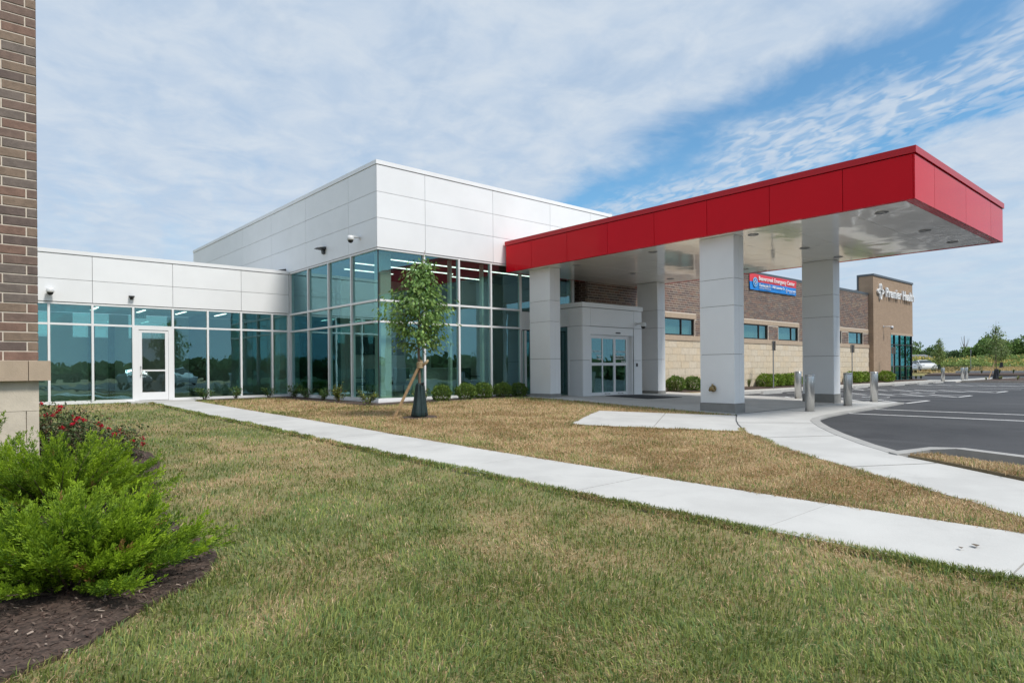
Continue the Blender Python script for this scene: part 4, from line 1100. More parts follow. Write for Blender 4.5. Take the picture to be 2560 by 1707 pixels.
# ================================================================== PLANTS
def quad_leaves(c, size, nrm=None, droop=0.0, asp=.55, rng=NP, axis=None):
    """rhombic leaves at points C; returns verts (n*4,3), faces (n,4)"""
    n = len(c); size = np.broadcast_to(np.asarray(size, float), (n,))
    if axis is None:
        a = rng.normal(size=(n, 3)); a[:, 2] -= droop; a /= np.linalg.norm(a, axis=1, keepdims=True)
    else: a = axis / np.linalg.norm(axis, axis=1, keepdims=True)
    h = rng.normal(size=(n, 3)) if nrm is None else nrm + rng.normal(size=(n, 3)) * .35
    b = np.cross(a, h); b /= np.linalg.norm(b, axis=1, keepdims=True) + 1e-9
    s = size[:, None]
    nn = np.cross(a, b)
    v = np.stack([c, c + a * s * .5 + b * s * asp * .5 + nn * s * .08, c + a * s, c + a * s * .5 - b * s * asp * .5 + nn * s * .08], 1)
    f = np.arange(n * 4).reshape(n, 4)
    return v.reshape(-1, 3), f
def leaf_cols(n, cols, k, rng=NP, jit=.18):
    c = np.asarray(cols)[rng.choice(len(cols), n, p=np.asarray(k) / np.sum(k))]
    c = c * (1 + rng.normal(size=(n, 1)) * jit); return np.repeat(np.clip(c, .005, 1), 4, axis=0)
LEAF = attr_mat('leaf', 'tint', .5, .30, spec=.4)
NEEDLE = attr_mat('needle', 'tint', .55, .35, spec=.3)
BLADE = attr_mat('grass_blade', 'tint', .6, .30, spec=.25)
FARLEAF = attr_mat('far_leaf', 'tint', .7, .2, spec=.2)

# ---- boxwood mounds
def boxwood(name, rx, rz_, n=2600, seed=1, cols=None):
    rg = np.random.default_rng(seed)
    t = thing(name, '', 'shrub', (0, 0, 0))
    d = rg.normal(size=(n, 3)); d /= np.linalg.norm(d, axis=1, keepdims=True)
    lump = 1 + .13 * np.sin(d[:, 0] * 6 + seed) * np.sin(d[:, 1] * 5 + 1) + .08 * np.sin(d[:, 2] * 9 + seed) + rg.normal(size=n) * .045
    rr = lump * rg.uniform(.72, 1.03, n) ** .5
    c = d * rr[:, None] * np.array([rx, rx, rz_]); c[:, 2] += rz_ * .92
    c = c[c[:, 2] > .02]; n = len(c)
    ax = c - np.array([0, 0, rz_ * .5]) ; ax = ax / np.linalg.norm(ax, axis=1, keepdims=True) + rg.normal(size=(n, 3)) * .6 + np.array([0, 0, .4])
    v, f = quad_leaves(c, rg.uniform(.034, .062, n) * (1.5 if cols else 1), None, 0, .6, rg, ax)
    bulk('foliage', v, f, LEAF, t, leaf_cols(n, cols or [(.14, .23, .05), (.20, .31, .06), (.10, .175, .04), (.27, .37, .08)], (4, 3, 3, 1.4)[:len(cols or 'four')], rg))
    for k in range(4):
        a = k * 1.6; MB().tube([(0, 0, -.05), (.1 * math.cos(a), .1 * math.sin(a), rz_ * .6), (.5 * rx * math.cos(a), .5 * rx * math.sin(a), rz_ * 1.2)], [.014, .01, .005], 5).obj('stem', BARK, t)
    return t
bxa = boxwood('boxwood', .275, .235, 2600, 1); bxb = boxwood('boxwood', .285, .24, 2600, 4)
YG = [(.20, .31, .04), (.29, .40, .06), (.13, .22, .035), (.36, .44, .08)]
bxc = boxwood('boxwood', .40, .27, 2200, 6, YG)
spots = [(11.26, 16.05, 1.0, bxa, 'rounded boxwood just right of the watering bag, leftmost of the row'), (12.16, 16.02, 1.05, bxb, 'rounded boxwood second from the tree in the row under the lobby glass'), (12.93, 16.12, 1.05, bxa, 'rounded boxwood in the middle of the row under the lobby glass'),
         (13.75, 16.1, 1.0, bxb, 'rounded boxwood second from the left white column under the lobby glass'), (14.5, 16.15, .95, bxa, 'rounded boxwood tucked beside the left white column'),
         (23.2, 15.9, 1.35, bxb, 'left one of the two dark green mounds before the stone wall beside the nearest column'), (24.5, 15.9, 1.3, bxa, 'right one of the two dark green mounds before the stone wall beside the nearest column'),
         (31.0, 15.9, 1.15, bxc, 'bright green mound leftmost of four before the stone wall between the front columns'), (32.1, 15.95, 1.1, bxc, 'bright green mound second of four before the stone wall between the front columns'), (33.0, 15.95, 1.1, bxc, 'bright green mound third of four before the stone wall between the front columns'), (34.0, 15.9, 1.15, bxc, 'bright green mound beside the right hand front column, last of four'),
         (41.8, 15.85, 1.2, bxc, 'bright green mound behind the middle bollard, leftmost of its group'), (42.7, 15.9, 1.15, bxc, 'bright green mound before the brick wing, second of its group'), (43.6, 15.85, 1.15, bxc, 'bright green mound left of the right bollard before the brick wing'), (46.3, 15.5, 1.2, bxc, 'bright green mound at the foot of the tan tower')]
used = set()
for x, y, s, src, lb in spots:
    z = -.03 if x > 20 else Z(x, y)
    if src.name not in used: used.add(src.name); put(src, (x, y, z), rnd.uniform(0, 6), s); src['label'] = lb; src['group'] = 'boxwood mounds'; o = src
    else: copy_tree(src, (x, y, z), rnd.uniform(0, 6), s, lb, 'boxwood mounds')

# ---- small broadleaf shrubs under the glass
def small_shrub(seed, cols, k, h=.42, wd=.25, n=420, name='young_shrub'):
    rg = np.random.default_rng(seed); t = thing(name, '', 'shrub', (0, 0, 0), 'young shrubs along the glass')
    C = []; AX = []
    for i in range(9):
        a = rg.uniform(0, 6.28); le = rg.uniform(.5, 1) * wd; hh = rg.uniform(.55, 1.05) * h
        p0 = Vector((0, 0, 0)); p1 = Vector((math.cos(a) * le * .5, math.sin(a) * le * .5, hh * .6)); p2 = Vector((math.cos(a) * le, math.sin(a) * le, hh))
        MB().tube([(0, 0, -.05), p1, p2], [.008, .006, .003], 5).obj('stem', BARK, t)
        tt = rg.uniform(.25, 1.05, n // 9)
        pts = np.array([(1 - q) ** 2 * np.array(p0) + 2 * q * (1 - q) * np.array(p1) + q * q * np.array(p2) for q in tt]) + rg.normal(size=(n // 9, 3)) * .035
        C.append(pts); AX.append(np.tile([math.cos(a), math.sin(a), .1], (n // 9, 1)) + rg.normal(size=(n // 9, 3)) * .8)
    C = np.concatenate(C); AX = np.concatenate(AX); C[:, 2] = np.maximum(C[:, 2], .03)
    v, f = quad_leaves(C, rg.uniform(.04, .075, len(C)), np.tile([0, 0, 1.0], (len(C), 1)), 0, .62, rg, AX)
    bulk('foliage', v, f, LEAF, t, leaf_cols(len(C), cols, k, rg))
    return t
DG = [(.07, .14, .035), (.11, .21, .05), (.16, .27, .07)]
YS = [(.16, .20, .04), (.25, .28, .06), (.24, .19, .05), (.09, .14, .03)]
s1 = small_shrub(21, DG, (3, 3, 1)); s2 = small_shrub(22, DG, (2, 3, 2)); s3 = small_shrub(23, YS, (2, 2, 1, 2), .5, .27); s4 = small_shrub(24, YS, (3, 1, .6, 3), .38, .3)
first = {}
for x, y, s, src, lb in ((6.36, 22.55, 1.0, s1, 'small dark green shrub just right of the white door, leftmost of the row'), (7.3, 22.45, .95, s2, 'small dark green shrub second from the white door under the low wing glass'), (8.45, 22.5, .9, s1, 'small dark green shrub under the low wing glass, third from the white door'),
        (8.93, 21.6, 1.15, s2, 'fuller dark green shrub at the inner corner of the two glass walls'), (8.93, 20.5, .95, s1, 'small dark green shrub right of the inner glass corner'), (8.9, 19.2, .9, s2, 'small dark green shrub before the middle of the lobby side glass'),
        (8.88, 18.0, 1.05, s3, 'yellowish shrub with upright shoots under the lobby side glass'), (8.93, 16.35, 1.0, s4, 'yellow green low shrub beside the lobby glass corner'), (10.55, 16.05, .95, s4, 'yellow green shrub behind the watering bag of the young tree')):
    z = Z(x, y)
    if src.name not in first: first[src.name] = 1; put(src, (x, y, z), rnd.uniform(0, 6), s); src['label'] = lb
    else: copy_tree(src, (x, y, z), rnd.uniform(0, 6), s, lb)

# ---- ornamental grass clumps and low cover by the brick wing
def grass_clump(loc, label, h=.5, n=90, seed=3, col=(.20, .24, .09)):
    rg = np.random.default_rng(seed); t = lthing('grass_clump', label, 'grass clump', loc, 'ornamental grass clumps')
    V = []; F = []; Cc = []
    for i in range(n):
        a = rg.uniform(0, 6.28); l = rg.uniform(.6, 1) * h; sp = rg.uniform(.15, .9) * h * .7; w_ = .008
        d = np.array([math.cos(a), math.sin(a), 0]); sd = np.array([-d[1], d[0], 0]) * w_
        p = [np.zeros(3), d * sp * .35 + np.array([0, 0, l * .7]), d * sp + np.array([0, 0, l * .85])]
        b = len(V); V += [p[0] - sd, p[0] + sd, p[1] + sd * .8, p[1] - sd * .8, p[2] + sd * .1, p[2] - sd * .1]; F += [(b, b + 1, b + 2, b + 3), (b + 3, b + 2, b + 4, b + 5)]
        Cc += [np.array(col) * rg.uniform(.6, 1.3)] * 6
    bulk('blades', np.array(V), np.array(F), BLADE, t, np.array(Cc)); return t
for i, (x, y, lb) in enumerate(((29.15, 15.8, 'ornamental grass clump leftmost in the bed between the front columns'), (30.0, 15.8, 'ornamental grass clump beside the leftmost bright green mound'), (22.9, 15.75, 'ornamental grass clump half hidden behind the nearest column'))): grass_clump((x, y, -.03), lb, .55, 110, 30 + i)
for i, x in enumerate((47.6, 48.9, 50.3, 51.7, 53.0, 54.1)):
    o = grass_clump((x, 15.75, -.03), ('first', 'second', 'third', 'fourth', 'fifth', 'last')[i] + ' low grey green tuft from the left at the foot of the tower glass', .36, 150, 60 + i, (.13, .16, .09)); o['group'] = 'low tufts at the tower foot'

# ---- young tree with stake and watering bag
def young_tree(name, label, loc, h=3.75, crown0=1.35, wmax=.75, nb=34, nl=2600, leaf=.075, seed=5, lean=.06, cols=None, dirbias=0):
    rg = np.random.default_rng(seed); t = lthing(name, label, 'tree', loc)
    trunk = [Vector((0, 0, -.1)), Vector((.01, 0, h * .2)), Vector((.0, .015, h * .42)), Vector((lean * .3, 0, h * .65)), Vector((lean, .02, h * .86)), Vector((lean * 2.2, .03, h * .985))]
    tr = MB().tube(trunk, [.036, .033, .028, .02, .012, .004], 9).obj('trunk', BARK, t, True)
    def tp(z):
        for a, b in zip(trunk[:-1], trunk[1:]):
            if a.z <= z <= b.z: return a.lerp(b, (z - a.z) / (b.z - a.z))
        return trunk[-1]
    C = []; AX = []; W = []
    for i in range(nb):
        u = (i + .5) / nb; z0 = crown0 * .82 + (h * .95 - crown0 * .82) * u ** 1.05
        prof = math.sin(math.pi * min(1, .12 + .86 * u) ** .85) if u < 1 else 0
        prof = max(.12, (1 - u) ** 1.0 * 1.40 if u > .3 else .62 + 1.2 * u)
        L = wmax * prof * rg.uniform(.7, 1.12); a = i * 2.399 + rg.normal() * .3; p0 = tp(z0 * .94)
        d = Vector((math.cos(a), math.sin(a), 0)); up = rg.uniform(.55, .95)
        p1 = p0 + d * L * .5 + Vector((0, 0, L * up * .55)); p2 = p0 + d * L + Vector((0, 0, L * up * .7))
        MB().tube([p0, p1, p2], [.011, .008, .003], 5).obj('branch', BARK, t)
        k = int(nl / nb * (.5 + prof))
        q = rg.uniform(.12, 1.06, k) ** .75
        pts = np.array([(1 - s) ** 2 * np.array(p0) + 2 * s * (1 - s) * np.array(p1) + s * s * np.array(p2) for s in q])
        off = rg.normal(size=(k, 3)) * np.array([.085, .085, .075]) * (.5 + q[:, None]) * (wmax / .75)
        C.append(pts + off); AX.append(np.tile(np.array([d.x * .8, d.y * .8, -.95]), (k, 1)) + rg.normal(size=(k, 3)) * .5)
    C = np.concatenate(C); AX = np.concatenate(AX)
    v, f = quad_leaves(C, rg.uniform(.65, 1.25, len(C)) * leaf, np.tile([0, 0, 1.0], (len(C), 1)), .4, .6, rg, AX)
    bulk('crown', v, f, LEAF, t, leaf_cols(len(C), cols or [(.07, .14, .035), (.105, .19, .045), (.15, .24, .06), (.05, .10, .03)], (3, 4, 2, 2), rg, .2))
    return t
TX, TYY = 7.95, 12.2; TZ0 = Z(TX, TYY) + .01
young_tree('young_tree', 'slender young leafy tree tied to a wooden stake before the lobby glass', (TX, TYY, TZ0), 3.80, 1.86, .78, 30, 3700, .096, 5, .09, [(.15, .27, .07), (.20, .34, .085), (.28, .41, .12), (.11, .21, .06)])
stk = thing('tree_stake', 'slanting wooden stake leaning against the young tree by the lobby', 'stake', (7.9, 13.2, TZ0))
sb0, sb1 = Vector((7.46, 12.56, TZ0 - .12)), Vector((7.98, 12.13, TZ0 + 1.26))
MB().tube([sb0, sb1], [.036, .034], 6).obj('post', WOOD, stk)
st2 = thing('tree_tie', 'pale burlap tie wrapped round the young trunk and stake', 'tree tie', (7.95, 12.18, TZ0 + 1.15))
tm = MB()
for k in range(3): tm.add(*latheg([(.065, 0), (.075, .018), (.072, .04), (.06, .055)], (7.955, 12.17, TZ0 + 1.08 + k * .045), 12))
tm.obj('wrap', STRAP, st2, True); MB().tube([(7.99, 12.12, TZ0 + 1.14), (8.06, 12.06, TZ0 + 1.22), (8.09, 12.04, TZ0 + 1.27)], [.03, .035, .02], 7).obj('knot', STRAP, st2, True)
def water_bag(loc, label, m, s=1.0, seed=1, n=64, slim=1.0):
    rg = random.Random(seed); t = lthing('watering_bag', label, 'watering bag', loc, 'tree watering bags')
    V = []; F = []; prof = ((0, .20), (.03, .215), (.10, .20), (.26, .165), (.45, .135), (.60, .115), (.68, .105), (.715, .09), (.70, .05))
    ph = [rg.uniform(0, 6.28) for _ in range(4)]
    for z, r_ in prof:
        for k in range(n):
            a = 2 * math.pi * k / n; w_ = 1 + .12 * math.sin(2 * a + ph[0] + z) + .42 * (abs(math.sin(3.5 * a + ph[1] + z * 1.5)) - .62) * (.35 + z) + .22 * (abs(math.sin(6 * a + ph[2] - z * 2)) - .62) * (.3 + .5 * z)
            V.append((r_ * slim * w_ * math.cos(a) * s + .05 * z * s, r_ * slim * w_ * math.sin(a) * s, (z + .045 * z * math.sin(2 * a + ph[3]) + .02 * z * math.sin(5 * a)) * s))
    m_ = len(prof)
    for i in range(m_ - 1):
        for k in range(n): F.append((i * n + k, i * n + (k + 1) % n, (i + 1) * n + (k + 1) % n, (i + 1) * n + k))
    obj('bag', V, F, m, t, True)
    box('zip', -.012 * s, .012 * s, -.27 * s, -.255 * s, .02 * s, .1 * s, BLACK, t)
    MB().tube([(.06 * s, -.05 * s, .66 * s), (.10 * s, -.04 * s, .74 * s), (.05 * s, .05 * s, .73 * s)], [.012 * s] * 3, 6).obj('strap', BLACK, t)
    return t
water_bag((TX, TYY, TZ0 + .01), 'dark green vinyl watering bag round the foot of the young tree by the lobby', BAGM, 1.0, 4, slim=.8)

# ---- junipers
def juniper(label, loc, rad, h, nb, seed, bias=None):
    rg = np.random.default_rng(seed); t = lthing('juniper', label, 'juniper', loc, 'spreading junipers')
    C0 = []; A0 = []; L0 = []; tone = []
    for i in range(nb):
        a = i * 2.399 + rg.normal() * .25
        el = rg.uniform(0, 1); L = rad * rg.uniform(.62, 1.12) * (1.0 if bias is None else 1 + .18 * math.cos(a - bias))
        top = h * (.22 + .86 * el) * rg.uniform(.85, 1.1); reach = L * (1.0 - .52 * el)
        d = np.array([math.cos(a), math.sin(a), 0]); root = d * rg.uniform(0, .10) * rad
        p0 = root; p1 = root + d * reach * .55 + np.array([0, 0, top * .40]); p2 = root + d * reach + np.array([0, 0, top])
        MB().tube([tuple(p0 - np.array([0, 0, .05])), tuple(.25 * p0 + .5 * p1 + .25 * p2), tuple(p2 * .93 + p0 * .07)], [.011, .007, .003], 5).obj('branch', BARK, t)
        sdv = np.array([-d[1], d[0], 0]); bt = rg.normal() * .22
        ns = int(13 + 15 * L / rad)
        for k in range(ns):
            q = .26 + .74 * (k + rg.uniform(0, 1)) / ns
            p = (1 - q) ** 2 * p0 + 2 * q * (1 - q) * p1 + q * q * p2
            tg = 2 * (1 - q) * (p1 - p0) + 2 * q * (p2 - p1); tg /= np.linalg.norm(tg)
            sg_ = (-1) ** k * rg.uniform(.25, .95)
            ax = tg * 1.0 + sdv * sg_ + np.array([0, 0, rg.uniform(.12, .62)]) + rg.normal(size=3) * .12; ax /= np.linalg.norm(ax)
            C0.append(p); A0.append(ax); L0.append(rg.uniform(.09, .19) * (1.12 - .35 * q) * (1.55 if q > .86 else 1.0)); tone.append(bt + rg.normal() * .14)
    C0 = np.array(C0); A0 = np.array(A0); L0 = np.array(L0); tone = np.array(tone); m_ = len(C0); nn = 46
    s = rg.uniform(0, 1, (m_, nn)) ** .85
    ref = rg.normal(size=(m_, 3)); b1 = np.cross(A0, ref); b1 /= np.linalg.norm(b1, axis=1, keepdims=True); b2 = np.cross(A0, b1)
    ang = rg.uniform(0, 6.283, (m_, nn)); rd_ = b1[:, None] * np.cos(ang)[..., None] + b2[:, None] * np.sin(ang)[..., None]
    # side twigs of the plume shorten towards its tip
    out = (rg.uniform(0, 1, (m_, nn)) ** .8 * .034 * (1.1 - s))[..., None]
    org = C0[:, None] + A0[:, None] * (s * L0[:, None])[..., None] + rd_ * out + A0[:, None] * out * .8
    dirn = A0[:, None] + rd_ * rg.uniform(.25, .75, (m_, nn, 1)); dirn /= np.linalg.norm(dirn, axis=2, keepdims=True)
    ln = rg.uniform(.012, .024, (m_, nn, 1))
    sd = np.cross(dirn, rg.normal(size=(m_, nn, 3))); sd /= np.linalg.norm(sd, axis=2, keepdims=True) + 1e-9; sd *= .0040
    v = np.stack([org - sd, org + sd, org + dirn * ln + sd * .35, org + dirn * ln - sd * .35], 2).reshape(-1, 3)
    f = np.arange(len(v)).reshape(-1, 4)
    lo, hi = np.array([.075, .16, .018]), np.array([.33, .48, .03])
    tip = np.clip(.32 + tone[:, None] + .42 * s + rg.normal(size=(m_, nn)) * .1, 0, 1.15)[..., None]
    cc = lo + (hi - lo) * tip
    deadm = rg.uniform(size=m_) < .012; cc[deadm] = np.array([.34, .20, .07])
    bulk('foliage', v, f, NEEDLE, t, np.repeat(np.clip(cc, .004, 1).reshape(-1, 3), 4, axis=0))
    return t
juniper('bright green spreading juniper nearest the camera at the mulch edge', (.54, 4.55, Z(.54, 4.55)), .62, .38, 110, 41, -.2)
juniper('bright green spreading juniper behind the nearest one, before the brick corner', (.74, 7.05, Z(.74, 7.05)), .86, .47, 110, 42)
juniper('bright green juniper at the foot of the pale stone base, farthest left', (-.1, 7.5, Z(-.1, 7.5)), .75, .82, 60, 43)

# ---- rose bushes
def rose_bush(label, loc, rx, h, n, nf, seed):
    rg = np.random.default_rng(seed); t = lthing('rose_bush', label, 'rose bush', loc, 'red rose bushes')
    C = []; 
    for i in range(16):
        a = rg.uniform(0, 6.28); p2 = Vector((math.cos(a) * rx * rg.uniform(.3, 1), math.sin(a) * rx * rg.uniform(.3, 1), h * rg.uniform(.55, 1)))
        MB().tube([(0, 0, -.05), (p2.x * .4, p2.y * .4, p2.z * .55), p2], [.009, .007, .004], 5).obj('stem', BARK, t)
        q = rg.uniform(.3, 1.05, n // 16); C.append(np.array([np.array(p2) * s for s in q]) * np.array([1, 1, 1]) + rg.normal(size=(n // 16, 3)) * .09)
    C = np.concatenate(C); C[:, 2] = np.clip(C[:, 2], .06, h * 1.1)
    v, f = quad_leaves(C, rg.uniform(.03, .055, len(C)), np.tile([0, 0, 1.0], (len(C), 1)), .3, .65, rg)
    bulk('foliage', v, f, LEAF, t, leaf_cols(len(C), [(.08, .13, .045), (.12, .17, .06), (.17, .16, .075), (.22, .13, .075), (.06, .09, .035)], (3, 3, 1.5, 1, 2), rg))
    fm = []
    for k in range(nf):
        a = rg.uniform(0, 6.28); r_ = rx * rg.uniform(.2, 1.05); p = np.array([math.cos(a) * r_, math.sin(a) * r_, h * (1.08 - .5 * (r_ / rx) ** 2) * rg.uniform(.85, 1.05)])
        cs = p + rg.normal(size=(26, 3)) * np.array([.014, .014, .010]); ax = rg.normal(size=(26, 3)); ax[:, 2] = np.abs(ax[:, 2]) + .3
        v, f = quad_leaves(cs, rg.uniform(.02, .034, 26), None, 0, .9, rg, ax)
        bulk('flower', v, f, LEAF, t, leaf_cols(26, [(.55, .012, .035), (.72, .03, .07), (.38, .008, .02), (.60, .06, .12)], (3, 3, 1.5, 1), rg))
    return t
rose_bush('red flowering rose bush close beside the brick corner', (1.12, 11.0, Z(1.12, 11.0)), .52, .66, 2600, 13, 51)
rose_bush('red flowering rose bush in the middle of the bed behind the junipers', (1.45, 10.45, Z(1.45, 10.4)), .42, .50, 2000, 9, 52)
rose_bush('small red rose bush at the right end of the bed', (1.76, 9.85, Z(1.8, 9.8)), .25, .40, 900, 5, 53)

# ---- mulch chips
def chips(poly, n, zoff, seed, smin=.010, smax=.032, rmin=2.0):
    rg = np.random.default_rng(seed)
    xs = [p[0] for p in poly]; ys = [p[1] for p in poly]
    x = rg.uniform(min(xs), max(xs), n * 3); y = rg.uniform(min(ys), max(ys), n * 3)
    k = inpoly(x, y, poly) & (np.hypot(x, y) < 14); x = x[k][:n]; y = y[k][:n]; n = len(x)
    z = zg(x, y) + zoff + rg.uniform(-.004, .014, n)
    a = rg.uniform(0, 6.28, n); el = rg.normal(size=n) * .35; L = rg.uniform(smin, smax, n); W = L * rg.uniform(.18, .4, n)
    d = np.stack([np.cos(a) * np.cos(el), np.sin(a) * np.cos(el), np.sin(el)], 1); sd = np.stack([-np.sin(a), np.cos(a), rg.normal(size=n) * .3], 1)
    c = np.stack([x, y, z], 1)
    v = np.stack([c - d * L[:, None] - sd * W[:, None], c + d * L[:, None] - sd * W[:, None] * .7, c + d * L[:, None] + sd * W[:, None] * .7, c - d * L[:, None] + sd * W[:, None]], 1).reshape(-1, 3)
    cols = np.array([(.075, .048, .038), (.11, .075, .06), (.17, .125, .10), (.045, .03, .024), (.34, .27, .22)])
    cc = cols[rg.choice(5, n, p=[.34, .28, .17, .14, .07])]
    o = bulk('mulch_chips', v, np.arange(n * 4).reshape(n, 4), MULCHM, None, np.repeat(cc, 4, axis=0)); kind(o, 'stuff'); return o
MULCHM = attr_mat('mulch_chip', 'tint', .9, 0, spec=.2)
o = chips([p for p in MULCH], 105000, .014, 71, .004, .017); tag(o, 'dark shredded bark mulch under the junipers', 'mulch')
o = chips(TREERING, 4000, .012, 72, .006, .02); tag(o, 'dark bark mulch ring under the young tree', 'mulch')

# ---- turf blades
def in_any(x, y, polys):
    k = np.zeros(x.shape, bool)
    for p in polys: k |= inpoly(x, y, p)
    return k
ISL_G = [(9.30, 2.86), (9.48, 2.68), (9.48, 2.45), (9.28, 2.02), (9.03, 1.5), (8.5, .5), (8.0, -.4), (7.15, -.4), (7.72, .62), (8.32, 1.46), (8.87, 2.2)]
def turf(name, label, region, n, seed, rlo, rhi, ang=(-58, 64), avoid=(), hgt=(.028, .06), flat=.0, wmul=1.0, dry_b=0.0, pts=None, zo=0.0):
    rg = np.random.default_rng(seed)
    r_ = np.exp(rg.uniform(math.log(rlo), math.log(rhi), n)); th = YAW + np.radians(rg.uniform(ang[0], ang[1], n))
    keep = rg.uniform(size=n) < 1.0
    x = r_ * np.cos(th); y = r_ * np.sin(th)
    k = inpoly(x, y, region) & ~in_any(x, y, avoid)
    x, y, r_ = x[k], y[k], r_[k]
    if pts is not None:
        x = np.concatenate([x, pts[0]]); y = np.concatenate([y, pts[1]]); r_ = np.hypot(x, y)
    n = len(x)
    st = np.clip(np.where(x < 5, .10, .16) + .84 * straw(x, y) + rg.normal(size=n) * .16 + dry_b, 0, 1)
    clump = fbm(x, y, 5.0, 17, 3)
    isdry = rg.uniform(size=n) < st
    far = np.clip((r_ - 4) / 16, 0, 1)
    h = rg.uniform(hgt[0], hgt[1], n) * (.62 + .8 * clump) * np.where(isdry, .82, 1.08) * (1 + .1 * far)
    wd = rg.uniform(.0014, .0026, n) * (.8 + r_ * .15) * wmul
    az = 12.0 * fbm(x, y, 1.1, 31, 3) + rg.normal(size=n) * 1.1; lean = np.abs(rg.normal(size=n)) * np.where(isdry, .95, .55) + .12
    d = np.stack([np.cos(az), np.sin(az), np.zeros(n)], 1); sd = np.stack([-np.sin(az), np.cos(az), np.zeros(n)], 1)
    tw = rg.normal(size=n)[:, None] * .6; sd = sd + d * tw; sd /= np.linalg.norm(sd, axis=1, keepdims=True); sd *= wd[:, None]
    b = np.stack([x, y, zg(x, y) - .022 + zo], 1); hh = h[:, None]; ln = lean[:, None]
    up = np.array([0, 0, 1.0])
    m1 = b + up * hh * .62 + d * hh * ln * .35; tp = b + up * hh * np.clip(1.05 - ln * .38, .25, 1) + d * hh * ln * 1.0
    v = np.stack([b - sd, b + sd, m1 + sd * .8, m1 - sd * .8, tp + sd * .12, tp - sd * .12], 1).reshape(-1, 3)
    i = np.arange(n)[:, None] * 6
    f = np.concatenate([i + np.array([0, 1, 2, 3]), i + np.array([3, 2, 4, 5])], 1).reshape(-1, 4)
    gcols = np.array([(.21, .27, .075), (.28, .33, .09), (.15, .245, .085), (.35, .375, .11), (.18, .22, .06)])
    dcols = np.array([(.58, .43, .255), (.68, .53, .33), (.48, .335, .18), (.43, .345, .17), (.55, .375, .21)])
    c = np.where(isdry[:, None], dcols[rg.choice(5, n)], gcols[rg.choice(5, n)]) * (1 + rg.normal(size=(n, 1)) * .10)
    c = np.clip(c, .01, 1)
    c6 = np.repeat(c, 6, axis=0).reshape(n, 6, 3)
    o = bulk(name, v, f, BLADE, None, c6.reshape(-1, 3)); kind(o, 'stuff'); tag(o, label, 'grass'); return o
def fringe(line, n, wob, side, rg):
    """points for ragged turf along a pavement edge: LINE polyline, SIDE +1/-1 which way the turf lies"""
    P_ = np.array(line, float); seg = P_[1:] - P_[:-1]; L = np.linalg.norm(seg, axis=1)
    w_ = np.array([l / max(2.5, np.hypot(*(P_[i] + seg[i] / 2))) for i, l in enumerate(L)])
    i = rg.choice(len(L), n, p=w_ / w_.sum()); t_ = rg.uniform(0, 1, n)
    p = P_[i] + seg[i] * t_[:, None]; nn = np.stack([-seg[i, 1], seg[i, 0]], 1) / L[i][:, None] * side
    over = wob * (fbm(p[:, 0], p[:, 1], 2.2, 41, 4) - .35) * 2.2
    off = -over + rg.uniform(0, .10, n)
    q = p + nn * off[:, None]
    return q[:, 0], q[:, 1]
_fr = np.random.default_rng(77)
def dens(line, step=.6):
    out = []
    for a, b in zip(line[:-1], line[1:]):
        k = max(1, int(math.hypot(b[0] - a[0], b[1] - a[1]) / step)); out += [lerp(a, b, j / k) for j in range(k)]
    return out + [line[-1]]
FR1 = fringe(dens([(4.72, -1.5), (4.72, 22.2)]), 22000, .075, 1, _fr)
fa = fringe(dens(APRON_W[4:]), 16000, .06, -1, _fr); fp_ = fringe(dens([PAD[0], PAD[1], PAD[2]]), 9000, .05, -1, _fr); fq = fringe(dens([(5.96, -1), (5.96, 22.2)]), 12000, .0, -1, _fr)
FR2 = (np.concatenate([fa[0], fp_[0], fq[0]]), np.concatenate([fa[1], fp_[1], fq[1]]))
pier_fp = [(-6, 8.5), (.74, 8.5), (.74, 15), (-6, 15)]
FRONT = [(-9, -2), (4.74, -2), (4.74, 22.25), (4.2, 22.3), (4.2, 22.93), (-3.2, 22.93), (-9, 22)]
turf('front_lawn', 'patchy green and straw lawn in the foreground before the walkway', FRONT, 430000, 81, 1.75, 27, (-60, 62), [MULCH, pier_fp], pts=FR1)
BACK = [(5.93, -1), (5.93, 22.28), (8.6, 22.28), (8.7, 15.98), (9.0, 15.72), (14.27, 15.7), (14.27, 8.1)] + APRON_W[1:]
turf('dry_lawn', 'dried straw coloured lawn between the walkway and the canopy', BACK, 760000, 82, 4.5, 26, (-42, 46), [PAD, TREERING], (.035, .075), pts=FR2)
turf('island_grass', 'small strip of dry grass behind the raised kerb at right', ISL_G, 160000, 83, 6.5, 12, (-62, -20), [], (.05, .09), 0, 1.0, .15, None, .05)
kind(drape('island_soil', ISL_G, .045, mat('dry_soil', (.22, .17, .10), .95), None, .1, .5), 'structure')

# ================================================================== FAR GROUND, ROAD AND FIELD
isl = strip('planted_island', [(54.0, -12), (54.0, 6), (54.0, 13.0)], -16.5, 0, -.3, lambda x, y: -.13, SOIL); kind(isl, 'structure')
ik = strip('island_kerb', [(53.9, -12), (53.9, 6), (53.9, 12.9), (54.3, 13.25), (55, 13.4), (70.4, 13.4), (70.8, 13.2), (70.9, 12)], -.16, .02, -.3, lambda x, y: -.11, CURB); kind(ik, 'structure')
rd = strip('access_road', [(71.1, -80), (71.1, 10), (71.1, 70)], -12.5, 0, -.34, lambda x, y: -.195 + max(0, (x - 76) / 18) ** 2 * .12, ASPH); kind(rd, 'structure')
wk2 = strip('side_walk', [(53.62, 13.45), (58, 13.45), (71.05, 13.45)], 0, 1.9, -.3, lambda x, y: -.16, CONC2); kind(wk2, 'structure')
sr2 = strip('side_road', [(54.9, 15.36), (62, 15.36), (71.05, 15.36)], 0, 12, -.4, lambda x, y: -.19, ASPH); kind(sr2, 'structure')
